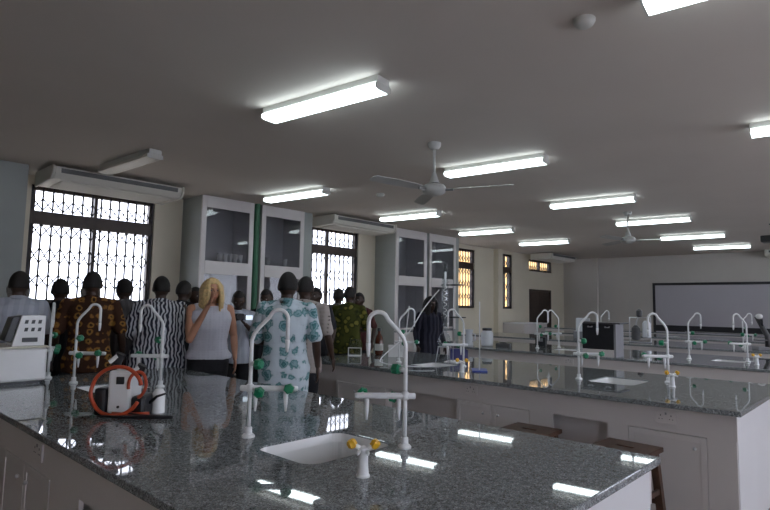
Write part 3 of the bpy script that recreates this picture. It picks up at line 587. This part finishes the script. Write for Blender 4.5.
MB().tube([(.06,-.14,.03),(.16,-.15,.02),(.26,-.13,.012),(.35,-.14,.010)], .006, 8).build('mains_plug_lead', MT['black'], pm, smooth=True)
MB().lathe([(.04,.0),(.04,.12),(.025,.145),(.012,.15)], (.185,.05,0), 18).build('canister', MT['ceramic'], pm, autosm=True)
# black cabinet on third bench
bc = empty('black_cabinet', 'black cabinet with a wider lid and grey side, on the third bench', 'cabinet', (-3.22,8.24,.90))
MB().box((-.29,-.15,.10),(.17,.15,.47)).build('body', MT['black'], bc, bevel=.006); MB().box((.172,-.15,.0),(.20,.15,.47)).build('side_panel', MT['midgrey'], bc)
MB().box((-.31,-.18,.471),(.27,.18,.49)).build('lid', MT['dgrey'], bc, bevel=.004); MB().box((-.29,-.15,0),(.17,.15,.098)).build('plinth', MT['white'], bc)
for x in (-.2,.05): MB().tube([(x,-.15,.43),(x,-.165,.42),(x+.06,-.165,.42),(x+.06,-.15,.43)], .008, 8).build('handle', MT['steel'], bc, smooth=True)
# retort stands and glass column on second bench
def stand(label, x, y, h, base, rod='steel', rz=0):
    r = empty('retort_stand', label, 'stand', (x,y,.90), R(rz), 'retort stands on the second bench')
    MB().box((-.08,-.13,0),(.08,.13,.014)).build('base_plate', MT[base], r, bevel=.004, label=base.replace('epoxy','white')+' base plate'); MB().tube([(0,0,.014),(0,0,h)], .0065, 10).build('rod', MT[rod], r, smooth=True)
    return r
stand('thin retort stand on a blue base plate on the second bench', -3.36, 5.12, .74, 'blue', 'epoxy', 35)
rs = stand('tall retort stand clamping the upright glass column', -4.10, 5.66, 1.15, 'epoxy', 'steel', 20)
for z in (.55,.95): MB().tube([(-.16,0,z),(-.05,0,z),(0,0,z),(.16,.0,z)], [.006,.006,.012,.006], 8).build('clamp', MT['dgrey'], rs, smooth=True)
gc = empty('glass_column', 'tall upright glass distillation column on the second bench', 'glassware', (-4.05,5.42,.90))
MB().lathe([(.06,.20),(.085,.26),(.06,.33),(.026,.38),(.026,.50),(.04,.53),(.04,1.02),(.024,1.06),(.02,1.2),(.014,1.22)], n=20).build('column_tube', MT['glass'], gc, autosm=True)
MB().tube([(0,0,.53+.05*0),(0,0,.55)]+[(.022*math.cos(k*.8),.022*math.sin(k*.8),.56+k*.0088) for k in range(50)], .006, 6).build('condenser_coil', MT['ceramic'], gc, smooth=True)
MB().lathe([(.012,.9+.02),(.016,1.0),(.016,1.1)], (0,0,.0), 12).build('stopper', MT['ceramic'], gc)
tr_ = MB()
for k in range(3):
    a = R(90+k*120); tr_.tube([(.075*math.cos(a),.075*math.sin(a),.20),(.11*math.cos(a),.11*math.sin(a),0)], .005, 8)
tr_.tube([(.078*math.cos(R(k*15)),.078*math.sin(R(k*15)),.2) for k in range(25)], .005, 6, caps=False); tr_.build('tripod', MT['steel'], gc, smooth=True)
def hose(pts, label, r=.0065):
    P = [Vector(p) for p in pts]; out = []
    for i in range(len(P)-1):
        p0 = P[max(0,i-1)]; p1 = P[i]; p2 = P[i+1]; p3 = P[min(len(P)-1,i+2)]
        for k in range(8):
            t = k/8; out.append(.5*((2*p1)+(p2-p0)*t+(2*p0-5*p1+4*p2-p3)*t*t+(3*p1-p0-3*p2+p3)*t**3))
    out.append(P[-1]); return tag(MB().tube(out, r, 8).build('rubber_hose', MT['epoxy'], smooth=True), label, 'hose', 'white hoses around the glass column')
hose([(-4.08,5.34,1.78),(-4.2,5.2,1.55),(-4.32,5.05,1.25),(-4.45,4.75,.98),(-4.35,4.70,.922),(-3.95,4.72,.922),(-3.8,4.9,.922)], 'long white hose slanting down from the glass column')
hose([(-4.60,5.40,1.58),(-4.62,5.38,1.3),(-4.62,5.34,1.05),(-4.60,5.30,.93)], 'thin upright white hose in front of the person in black')
bx = tag(MB().box((-.11,-.1,0),(.11,.1,.02)).box((-.11,-.1,.02),(-.1,.1,.14)).box((.1,-.1,.02),(.11,.1,.14)).box((-.1,-.1,.02),(.1,-.09,.14)).box((-.1,.09,.02),(.1,.1,.14)).build('plastic_crate', MT['purple'], bevel=.004, loc=(-4.2,5.92,.90)), 'dark blue plastic crate behind the glass column', 'crate'); bx.rotation_euler.z = R(40)
# tub, bottle, glassware stand
tb = empty('white_tub', 'white rectangular tub on the second bench, right of the brown bottle', 'tub', (-5.02,5.66,.90), R(43)); tb.scale = (.72,.8,.9)
MB().box((-.17,-.12,0),(.17,.12,.012)).box((-.17,-.12,.012),(-.158,.12,.15)).box((.158,-.12,.012),(.17,.12,.15)).box((-.158,-.12,.012),(.158,-.108,.15)).box((-.158,.108,.012),(.158,.12,.15)).build('body', MT['ceramic'], tb, bevel=.004)
MB().box((-.18,-.13,.15),(-.158,.13,.165)).box((.158,-.13,.15),(.18,.13,.165)).box((-.158,-.13,.15),(.158,-.108,.165)).box((-.158,.108,.15),(.158,.13,.165)).build('rim', MT['ceramic'], tb)
bt = empty('brown_bottle', 'brown glass reagent bottle with dark neck on the second bench', 'bottle', (-5.36,5.66,.90))
MB().lathe([(.05,0),(.058,.01),(.058,.20),(.045,.25),(.022,.285),(.02,.33)], n=24).build('glass_body', MT['amber'], bt, autosm=True); MB().lathe([(.026,.325),(.026,.365),(.02,.37)], n=16).build('cap', MT['black'], bt, autosm=True)
MB().lathe([(.0588,.06),(.0588,.15)], n=24).build('paper_label', MT['paper'], bt)
gs = empty('pipette_rack', 'small rack of clear upright glass tubes left of the brown bottle', 'rack', (-5.45,5.28,.90), R(43))
MB().box((-.09,-.04,0),(.09,.04,.012)).box((-.09,-.04,.10),(.09,.04,.108)).box((-.09,-.04,.012),(-.082,.04,.10)).box((.082,-.04,.012),(.09,.04,.10)).build('rack_frame', MT['ceramic'], gs)
for k in range(5): MB().lathe([(.012,.013),(.014,.03),(.014,.22),(.016,.225)], (-.065+k*.032,0,0), 12).build('glass_tube', MT['glass'], gs)
# still on fourth bench
st = empty('water_still', 'glass water still with grey cylinder on the fourth bench, left of the whiteboard', 'water still', (-4.05,12.2,.90), R(20))
MB().box((-.22,-.08,0),(.22,.08,.02)).build('base', MT['midgrey'], st); MB().tube([(-.2,0,.02),(-.2,0,.52),(.2,0,.52),(.2,0,.02)], .012, 10).build('support_frame', MT['steel'], st)
MB().lathe([(.05,.05),(.085,.07),(.085,.30),(.05,.34),(.03,.36)], (-.08,0,0), 20).build('boiler', MT['dgrey'], st, autosm=True); MB().lathe([(.05,.1),(.08,.12),(.08,.40),(.04,.46)], (.12,0,0), 20).build('glass_chamber', MT['bluewhite'], st, autosm=True)
MB().lathe([(.035,.53),(.06,.56),(.06,.66),(.02,.70)], (-.01,0,0), 16).build('top_condenser', MT['dgrey'], st, autosm=True); MB().tube([(-.08,0,.36),(-.06,0,.46),(-.01,0,.53)], .012, 8).build('link_pipe', MT['steel'], st)
# lamp-like instrument far right
mi = empty('microscope', 'grey microscope-like instrument with pale head at right end of the fourth bench', 'microscope', (-1.92,12.2,.90), R(30))
MB().box((-.12,-.14,0),(.16,.14,.05)).build('base', MT['midgrey'], mi, bevel=.01); MB().tube([(.1,0,.05),(.09,0,.25),(-.02,0,.48),(-.08,0,.60)], [.05,.045,.04,.035], 12).build('arm', MT['dgrey'], mi, smooth=True)
MB().ell((-.05,-.05,.60),(.06,.05,.05),16,10).build('head', MT['ceramic'], mi, smooth=True); MB().tube([(-.03,-.08,.55),(-.02,-.1,.42)], [.025,.018], 12).build('eyepiece', MT['black'], mi, smooth=True); MB().box((-.1,-.1,.16),(.06,.1,.18)).build('stage', MT['dgrey'], mi)
# grey monitor left of the black cabinet, small devices, window-side clutter
mo = empty('grey_instrument', 'grey instrument with slanted screen behind the left of the black cabinet', 'instrument', (-5.5,12.7,.90), R(20))
MB().box((-.2,-.12,0),(.2,.12,.16)).build('base', MT['midgrey'], mo, bevel=.01); q = MB().prism([(-.03,.16),(.05,.16),(.11,.46),(.05,.47)], 'x', -.15, .16).build('screen', MT['bluewhite'], mo, bevel=.01); MB().box((.02,-.04,.3),(.2,.03,.4)).build('hood', MT['dgrey'], mo, bevel=.01)
db = empty('small_dark_box', 'small dark box with a cable beside the tap in front of the door', 'box', (-4.86,9.42,.90), R(15))
MB().box((-.09,-.08,0),(.09,.08,.16)).build('body', MT['black'], db, bevel=.008); MB().box((-.05,-.085,.08),(.05,-.08,.14)).build('front_plate', MT['midgrey'], db)
jg = empty('white_container', 'white container with a dark lid on the left end of the third bench', 'container', (-5.42,8.50,.90))
MB().lathe([(.09,0),(.105,.02),(.11,.22),(.08,.27)], n=20).build('body', MT['bluewhite'], jg, autosm=True); MB().lathe([(.085,.27),(.085,.31),(.07,.315)], n=20).build('lid', MT['black'], jg, autosm=True)
j2 = empty('measuring_jug', 'white jug next to the dark-lidded container on the third bench', 'jug', (-5.70,8.35,.90))
MB().lathe([(.07,0),(.075,.02),(.06,.2),(.075,.28),(.07,.28),(.05,.2),(.06,.03),(.0,.02)], n=20).build('body', MT['bluewhite'], j2, autosm=True); MB().tube([(.06,0,.22),(.13,0,.2),(.13,0,.1),(.065,0,.07)], .01, 8).build('handle', MT['bluewhite'], j2, smooth=True)
dv = empty('balance', 'flat dark balance on the left end of the third bench', 'balance', (-5.15,8.6,.90), R(25))
MB().box((-.12,-.14,0),(.12,.14,.06)).build('casing', MT['dgrey'], dv, bevel=.01); MB().lathe([(.03,.06),(.07,.08),(.075,.09)], n=20).build('pan', MT['steel'], dv, autosm=True)
sbx = empty('storage_chest', 'low pale chest below the narrow far window', 'chest', (-7.15*K,12.95*K,0)); sbx.scale = (K,K,.87)
MB().box((-.33,-.6,0),(.33,.6,1.16)).build('body', MT['white'], sbx, bevel=.006); MB().box((-.34,-.62,1.16),(.35,.62,1.19)).build('lid', MT['endwhite'], sbx, bevel=.004)
for k in (-1,1): d = MB().box((.33,min(k*.01,k*.57),.08),(.345,max(k*.01,k*.57),1.1)).build('door', MT['white'], sbx, bevel=.003); MB().ell((.355,k*.07,.75),(.012,.012,.012),10,6).build('knob', MT['steel'], d)
tray = tag(MB().box((-.1,-.2,0),(.1,.2,.03)).box((-.1,-.2,.03),(-.092,.2,.06)).box((.092,-.2,.03),(.1,.2,.06)).build('grey_tray', MT['midgrey'], loc=(-1.2,12.3,.90), bevel=.004), 'shallow grey tray at the right end of the fourth bench', 'tray')
#PEOPLE#
# ------------------------------------------------------------------ people
def solid_from(mb, voxel, mat_, name, smooth_it=4, wrinkle=0.0, seed=0):
    me = mb.mesh(name, mat_); o = bpy.data.objects.new(name, me); COL.objects.link(o)
    r = o.modifiers.new('r','REMESH'); r.mode = 'VOXEL'; r.voxel_size = voxel
    s = o.modifiers.new('s','SMOOTH'); s.factor = .5; s.iterations = smooth_it
    dg = bpy.context.evaluated_depsgraph_get(); ev = o.evaluated_get(dg); m2 = bpy.data.meshes.new_from_object(ev)
    bpy.data.objects.remove(o); bpy.data.meshes.remove(me)
    m2.name = name; m2.materials.clear(); m2.materials.append(mat_)
    if wrinkle:
        off = Vector((seed*3.7, seed*1.3, 0))
        nrm = [v.normal.copy() for v in m2.vertices]
        for v, n in zip(m2.vertices, nrm):
            p = v.co; a = noise.noise(Vector((p.x*7, p.y*7, p.z*3.2))+off); b = noise.noise(Vector((p.x*16+p.z*6, p.y*16, p.z*7))+off)
            v.co = p + n*(a*wrinkle + b*wrinkle*.5)
    for p in m2.polygons: p.use_smooth = True
    return m2
def head_pt(x, y, z, fem):      # unit direction -> head surface (y forward)
    rx, ry, rz = .074, .094, .116
    jx = 1.0 if z > -.05 else 1-.42*min(1,(-z-.05))**1.25
    X = x*rx*jx; Y = y*ry; Z = z*rz
    if y < 0 and z < -.2: Y *= 1-.28*min(1,(-z-.2)/.8)
    if y > 0 and z < -.1: Y *= 1+.10*min(1,(-z-.1)/.6)
    g = lambda cx,cz,sx,sz: math.exp(-((x-cx)/sx)**2-((z-cz)/sz)**2)
    if y > 0:
        Y += .004*g(0,.22,.6,.10) + .014*g(0,-.02,.10,.16) + .026*g(0,-.20,.14,.10) - .010*(g(.38,.04,.17,.12)+g(-.38,.04,.17,.12))
        Y += .007*g(0,-.50,.26,.05) + .006*g(0,-.62,.24,.05) - .004*g(0,-.56,.28,.03) + .010*g(0,-.86,.28,.12) + .004*(g(.5,-.2,.2,.2)+g(-.5,-.2,.2,.2))
    return Vector((X, Y, Z))*1.07
def head_grid(fem, n=56, m_=44):
    vs = []
    for i in range(m_+1):
        t = math.pi*(i+.01)/(m_+.02)
        for k in range(n):
            a = 2*math.pi*k/n; vs.append((math.sin(t)*math.cos(a), math.sin(t)*math.sin(a), -math.cos(t)))
    fs = [(i*n+k,i*n+(k+1)%n,(i+1)*n+(k+1)%n,(i+1)*n+k) for i in range(m_) for k in range(n)]
    return vs, fs, n, m_
def person(label, loc, face, skin='skin_dark', hair='hair_black', shirt='c_grey', pants='pants', s=1.08, hpitch=0, hyaw=0, lean=4,
           armL=None, armR=None, sleeve='short', long_shirt=False, girth=1.0, fem=False, hairstyle='short', vox=.009, cap=None, seed=1, hem=.80):
    r = empty('person', label, 'person', (loc[0],loc[1],0), math.atan2(face[1],face[0])-math.pi/2); r.scale = (s,s,s)
    g = girth; sw = .175 if fem else .195
    def L(p):      # lean the upper body about the hips
        p = Vector(p); a = R(lean)*max(0,min(1,(p.z-.9)/.3)); q = Matrix.Rotation(-a,3,'X'); c = Vector((0,0,.95)); return q@(p-c)+c if p.z > .9 else p
    sh = {-1: L((-sw,0,1.42)), 1: L((sw,0,1.42))}
    dflt = lambda k: [(k*(sw+.07*g),-.02,1.16),(k*(sw+.09*g),.09,.94)]
    arms = {-1: [L(p) for p in (armL or dflt(-1))], 1: [L(p) for p in (armR or dflt(1))]}
    hc = L((0,.02,1.618)); q = Matrix.Rotation(R(hyaw),3,'Z')@Matrix.Rotation(-R(lean*.5)+R(-hpitch),3,'X')
    H = lambda v: hc + q@Vector(v)
    # ---- body: one continuous skin
    B = MB()
    tor = [(0,0,.84,.15,.105),(0,0,.92,.165,.115),(0,0,1.02,.15,.105),(0,.005,1.12,.14,.10),(0,.005,1.24,.155,.11),(0,0,1.34,.17,.11),(0,0,1.41,.155,.09),(0,0,1.455,.09,.065),(0,.005,1.475,.06,.058)]
    def torso(rings, ex=0):
        rr = MB(); rr.rings([(cx,cy,z,rx*g+ex,ry*(g**1.4)+ex) for cx,cy,z,rx,ry in rings], 32, 2.3); rr.v = [tuple(L(v)) for v in rr.v]; return rr
    t = torso(tor); B.add(t.v, t.f)
    B.limb([sh[-1], L((-.08,0,1.425)), L((.08,0,1.425)), sh[1]], [.048,.050,.050,.048], 16, 4)
    B.limb([L((0,0,1.42)), L((0,.005,1.5)), hc+q@Vector((0,-.015,-.06))], [.062,.054,.052], 20, 4)
    vs, fs, n, m_ = head_grid(fem); B.add([H(head_pt(*v, fem)) for v in vs], fs+[tuple(range(n-1,-1,-1)), tuple(m_*n+k for k in range(n))])
    for k in (-1,1): B.ell(H((k*.081,-.008,-.012)), (.010,.019,.032), 10, 8, q)
    for k in (-1,1):
        B.limb([(k*.088,0,.90),(k*.10,.01,.49),(k*.105,-.01,.09)], [.083*g,.055,.038], 18, 7)
        B.limb([(k*.105,-.035,.05),(k*.108,.05,.04),(k*.11,.14,.03)], [.038,.036,.028], 14, 4)
        e, w = arms[k]
        B.limb([sh[k]*1.0, (sh[k]+e)/2, e], [.052*g,.046*g,.037], 18, 5); B.limb([e, e.lerp(w,.35), w], [.038,.037,.024], 18, 5)
        # hand
        d = (w-e).normalized(); side = d.cross(Vector((0,0,1)))
        if side.length < .3: side = d.cross(Vector((k,0,0)))
        pn = (d.cross(Vector((0,1,0))) if abs(d.y) < .7 else d.cross(Vector((0,0,1)))).normalized()*k      # palm normal
        ac = d.cross(pn).normalized()                                                                       # across the palm
        pm_ = w+d*.05; M3 = Matrix((ac,pn,d)).transposed()
        B.ell(pm_, (.040,.017,.052), 16, 10, M3)
        for fi,(of,ln) in enumerate(((-.029,.066),(-.010,.076),(.010,.071),(.028,.056))):
            b0 = w+d*.085+ac*of; b1 = b0+(d*.95+ac*of*2.2+pn*.12*-k*k).normalized()*ln*.55; b2 = b1+(d*.8+ac*of*1.5-pn*.5).normalized()*ln*.45
            B.limb([b0-d*.02,b1,b2], [.0098,.009,.0075], 10, 3)
        th = w+d*.03-ac*.030; B.limb([th, th-ac*.028+d*.028, th-ac*.032+d*.058-pn*.008], [.013,.0105,.0085], 10, 3)
    me = solid_from(B, vox*.9, MT[skin], 'body', 2); bo = bpy.data.objects.new('body', me); COL.objects.link(bo); bo.parent = r
    # ---- face details
    for k in (-1,1):
        e = MB(); c = (k*.031,.0845,.006); e.ell(H(c), (.0125,.0125,.010), 12, 8, q); eo = e.build('eye', MT['eye'], r, smooth=True)
        MB().ell(H((k*.031,.0945,.006)), (.0058,.0040,.0058), 10, 6, q).build('iris', MT['iris'], eo, smooth=True)
        MB().limb([H((k*.014,.096,.034)), H((k*.031,.095,.038)), H((k*.048,.084,.033))], [.003,.0042,.0028], 8, 4).build('eyebrow', MT[hair], r, smooth=True)
    MB().limb([H((-.022,.099,-.068)),H((0,.1065,-.066)),H((.022,.099,-.068))], [.003,.0052,.003], 10, 5).build('lips', MT['lip' if skin == 'skin_fair' else 'skin_dark'], r, smooth=True)
    # ---- hair
    if hairstyle == 'short':
        keep = []; P = []
        for v in vs: P.append(head_pt(*v, fem)*1.0)
        def hairline(v):
            x,y,z = v; return z > (.52 if y > .35 else (.52-(.35-y)*1.35 if y > -.25 else -.30))
        ff = [f for f in fs if all(hairline(vs[i]) for i in f)] + [tuple(m_*n+k for k in range(n))]
        hm = MB().add([H(p + Vector(v).normalized()*(.002)) for p,v in zip(P,vs)], ff)
        o = hm.build('hair', MT[hair], r, smooth=True); so = o.modifiers.new('thick','SOLIDIFY'); so.thickness = .005; so.offset = 1
        bm = bmesh.new(); bm.from_mesh(o.data); bmesh.ops.delete(bm, geom=[v for v in bm.verts if not v.link_faces], context='VERTS'); bmesh.ops.recalc_face_normals(bm, faces=bm.faces)
        bm.to_mesh(o.data); bm.free()
    elif hairstyle in ('bob','tied'):
        hm = MB(); bob = hairstyle == 'bob'; P = []
        for v in vs:
            x,y,z = v; c = head_pt(x, y, z, fem)
            if y > .30 and z < .50 or z < -.25: c = Vector((c.x*.80, min(c.y*.80,.05), c.z*.80))
            else: c = c*(1.13 if z > .2 else 1.10)+Vector((0,-.004,0))
            P.append(H(c))
        hm.add(P, fs+[tuple(range(n-1,-1,-1)), tuple(m_*n+k for k in range(n))])
        nl = 26; lo = -.19 if bob else -.06
        for k in range(nl):
            a = R(-52+(284)*k/(nl-1))*-1; wv = random.Random(seed*50+k); ca, sa = math.cos(a), math.sin(a)     # round the back, ear to ear
            ph = wv.uniform(0,6.3); pts = []
            for i2 in range(8):
                t = i2/7; rr_ = .05+.052*math.sin(min(1,t*2.2)*math.pi/2)+(.016*t if bob else -.012*t); zz = .112-(.112-lo*wv.uniform(.9,1.08))*t**1.15
                pts.append(H((ca*rr_*.92+.007*math.sin(ph+t*9), sa*rr_*1.08-.004+.007*math.cos(ph+t*8), zz)))
            hm.limb(pts, [.012,.017,.019,.020,.020,.020,.018,.011], 8, 2)
        me = solid_from(hm, .0075, MT[hair], 'hair', 1, .003, seed); o = bpy.data.objects.new('hair', me); COL.objects.link(o); o.parent = r
        if hairstyle == 'tied': MB().ell(H((0,-.135,.03)), (.045,.04,.045), 16, 10).build('hair_bun', MT[hair], r, smooth=True)
    # ---- clothes
    ex = .014 if not long_shirt else .03
    zlo = hem if not long_shirt else .55
    st_ = [(0,0,zlo,.185 if long_shirt else .172,.125),(0,0,max(.92,hem+.03),.178,.122)] + tor[2:7] + [(0,0,1.45,.088,.064),(0,.004,1.468,.070,.064)]
    if long_shirt: st_ = [(a,b,c,d+(.03 if c < 1.2 else 0),e+.02) for a,b,c,d,e in st_]
    S = torso(st_, ex); S2 = MB().add(S.v, S.f)
    for k in (-1,1):
        e, w = arms[k]; rs_ = .054*g if not long_shirt else .066
        if sleeve == 'none': S2.limb([sh[k]+Vector((-k*.05,0,.012)), sh[k]+Vector((-k*.015,0,0))], [.058,.054], 18, 3)
        elif sleeve == 'short':
            fl = .0 if not long_shirt else .02
            m1 = sh[k].lerp(e,.5); m2_ = sh[k].lerp(e,.86); S2.limb([sh[k], m1, m2_], [rs_+.004,rs_+fl,rs_+.004+fl*1.5], 20, 4)
        else: S2.limb([sh[k], (sh[k]+e)/2, e, e.lerp(w,.5), w-(w-e).normalized()*.02], [rs_+.004,rs_,.052,.046,.036], 20, 4)
    yk = .62 if sleeve == 'none' else 1.0
    S2.limb([sh[-1].lerp(sh[1],(1-yk)/2), L((-.09,-.006,1.436)), L((0,-.012,1.447)), L((.09,-.006,1.436)), sh[1].lerp(sh[-1],(1-yk)/2)], [.056,.062,.064,.062,.056] if yk == 1 else [.045,.05,.052,.05,.045], 18, 4)
    me = solid_from(S2, vox, MT[shirt], 'shirt', 3, .010 if not long_shirt else .016, seed); so_ = bpy.data.objects.new('shirt' if not fem else 'top', me); COL.objects.link(so_); so_.parent = r
    if not fem:
        c = MB(); cc = L((0,.004,1.468)); n2 = 24; vv = []
        for (dz,rd) in ((0,.068),(.034,.061),(.036,.066),(.0,.078)):
            for k in range(n2): a = 2*math.pi*k/n2; vv.append(cc+Vector((rd*math.cos(a), rd*.95*math.sin(a), dz-.012*math.sin(a))))
        c.add(vv, [(i*n2+k,i*n2+(k+1)%n2,((i+1)%4)*n2+(k+1)%n2,((i+1)%4)*n2+k) for i in range(4) for k in range(n2)]).build('collar', MT[shirt], so_, smooth=True)
    T = MB(); t = torso([(0,0,.80,.155,.115),(0,0,.90,.168,.118),(0,0,.99,.155,.11)], .006); T.add(t.v, t.f)
    for k in (-1,1): T.limb([(k*.088,0,.86),(k*.10,.01,.49),(k*.105,-.01,.11)], [.098*g,.075,.064], 20, 7)
    me = solid_from(T, vox*1.2, MT[pants], 'trousers', 3, .006, seed+3); o = bpy.data.objects.new('trousers', me); COL.objects.link(o); o.parent = r
    for k in (-1,1):
        sM = MB().limb([(k*.105,-.045,.052),(k*.108,.03,.048),(k*.11,.13,.034),(k*.112,.185,.030)], [.052,.048,.044,.030], 18, 4); sM.v = [(x,y,max(z,0)) for x,y,z in sM.v]
        sM.build('shoe', MT['shoe'], r, smooth=True)
    return r
def facing(x, y, px, py): return (px-x, py-y)
DN = lambda k, f=.10, o=.27: [(k*o, -.02, 1.15), (k*(o+.01), f, .93)]
UPC = lambda k: [(k*.27,.03,1.14),(k*.10,.26,1.12)]     # forearms held in front
person('person in pale blue shirt with short black hair at the far left edge', (-6.50,1.58), (-1,.35), shirt='c_white', s=1.07, girth=1.12, seed=2, hyaw=-10)
person('person in charcoal shirt between the pale blue and the brown-orange shirts', (-6.74,2.02), (-1,.5), shirt='c_dark', s=1.04, girth=.98, seed=3, vox=.011, hyaw=15)
person('person seen from behind in brown and orange printed shirt before the window', (-6.12,2.14), (-1,.4), shirt='c_brown', s=1.08, girth=1.14, seed=4)
person('person in grey shirt between the brown-orange print and the striped smock', (-6.70,2.72), (-1,.1), shirt='c_grey', s=1.06, girth=1.05, seed=5, hyaw=20, vox=.011)
person('person in loose black and white striped smock at the corner of the nearest bench', (-6.0,2.82), (-1,.45), shirt='c_smock', s=1.07, girth=1.22, long_shirt=True, seed=6, hyaw=-15, armL=UPC(-1), armR=UPC(1))
person('person in dark clothes right behind the striped smock', (-6.55,3.32), (-.5,1), shirt='c_dark', s=1.06, seed=7, vox=.011)
person('person in maroon blouse half hidden behind the blonde woman', (-7.35,3.90), (1,.2), shirt='c_red', s=1.03, seed=8, fem=True, vox=.011)
person('blonde person in white sleeveless top with one hand raised to the face', (-5.52,3.15), (.98,-.42), skin='skin_fair', hair='hair_blonde', shirt='c_top', pants='pants', s=1.055, fem=True, girth=1.2, hem=.93, sleeve='none',
       hairstyle='bob', hpitch=0, hyaw=10, armR=[(.20,.10,1.13),(.045,.155,1.47)], armL=DN(-1,.05,.25), seed=9, vox=.0075, lean=3)
person('person in light shirt left of the green pipe, holding up a video camera', (-6.42,4.06), (.9,-.5), shirt='c_white', s=1.0, seed=10, hpitch=22, lean=4, armL=[(-.25,.08,1.16),(-.085,.26,1.33)], armR=[(.25,.08,1.16),(.085,.26,1.33)], vox=.011)
person('person in dark shirt directly left of the big teal-flowered shirt', (-6.36,4.50), (.6,-1), shirt='c_dark', s=1.02, seed=11, hpitch=12, vox=.011)
person('large person seen from behind in white shirt with teal flowers', (-4.24,3.20), (-.75,.8), shirt='c_floral', hem=.70, s=1.08, girth=1.17, seed=12, vox=.0075, hyaw=8, lean=3, armL=UPC(-1), armR=DN(1,.06,.27), pants='navy')
person('person in beige patterned shirt behind the right shoulder of the teal-flowered shirt', (-4.74,3.80), (-.6,1), shirt='c_beige', s=1.08, girth=1.08, seed=13, hyaw=-10)
person('person in dark shirt between the beige pattern and the green print', (-6.40,5.42), (.3,-1), shirt='c_dark', s=1.05, seed=14, vox=.011)
person('person in green and yellow printed shirt in front of the middle window', (-6.22,5.87), (-.6,1), shirt='c_green', s=1.07, girth=1.12, seed=15, hyaw=-15, armL=UPC(-1), armR=UPC(1))
person('person in grey shirt just behind the left shoulder of the green print', (-6.72,6.10), (-.8,1), shirt='c_grey', s=1.06, seed=24, vox=.011)
person('person in maroon top peeking out right of the green printed shirt', (-6.86,6.78), (.2,-1), shirt='c_red', s=1.03, seed=16, vox=.011)
person('person with black hair in long black dress behind the glass column', (-5.75,7.25), (1,-.4), shirt='c_black', girth=.85, s=1.0, fem=True, hairstyle='bob', long_shirt=True, sleeve='long', seed=17, hpitch=15, vox=.011)
person('person with grey hair in light top between window and the people at the left', (-7.5,2.58), (1,.1), hair='hair_grey', shirt='c_white', s=1.02, seed=18, vox=.012, fem=True, hairstyle='tied')
person('person with grey hair near the window, between the two leftmost shirts', (-7.4,1.78), (1,.1), hair='hair_grey', shirt='c_grey', s=1.02, seed=19, vox=.012, fem=True, hairstyle='tied')

vc = empty('video_camera', 'small black video camera with a bright screen, held up left of the green pipe', 'camera', (-6.115,3.885,1.365), R(-25))
MB().box((-.06,-.055,0),(.09,.055,.085)).build('body', MT['black'], vc, bevel=.012); MB().tube([(.09,0,.045),(.15,0,.045)], [.036,.040], 16).build('lens', MT['dgrey'], vc)
sc_ = MB().box((-.01,.075,.0),(.08,.083,.07)).build('flip_screen', MT['black'], vc); MB().box((.08,.0765,.008),(.083,.16,.062)).box((.0835,.082,.012),(.085,.155,.058)).build('screen_glow', mat('lit_screen', (.6,.7,.8), .4, emit=1.2), sc_)
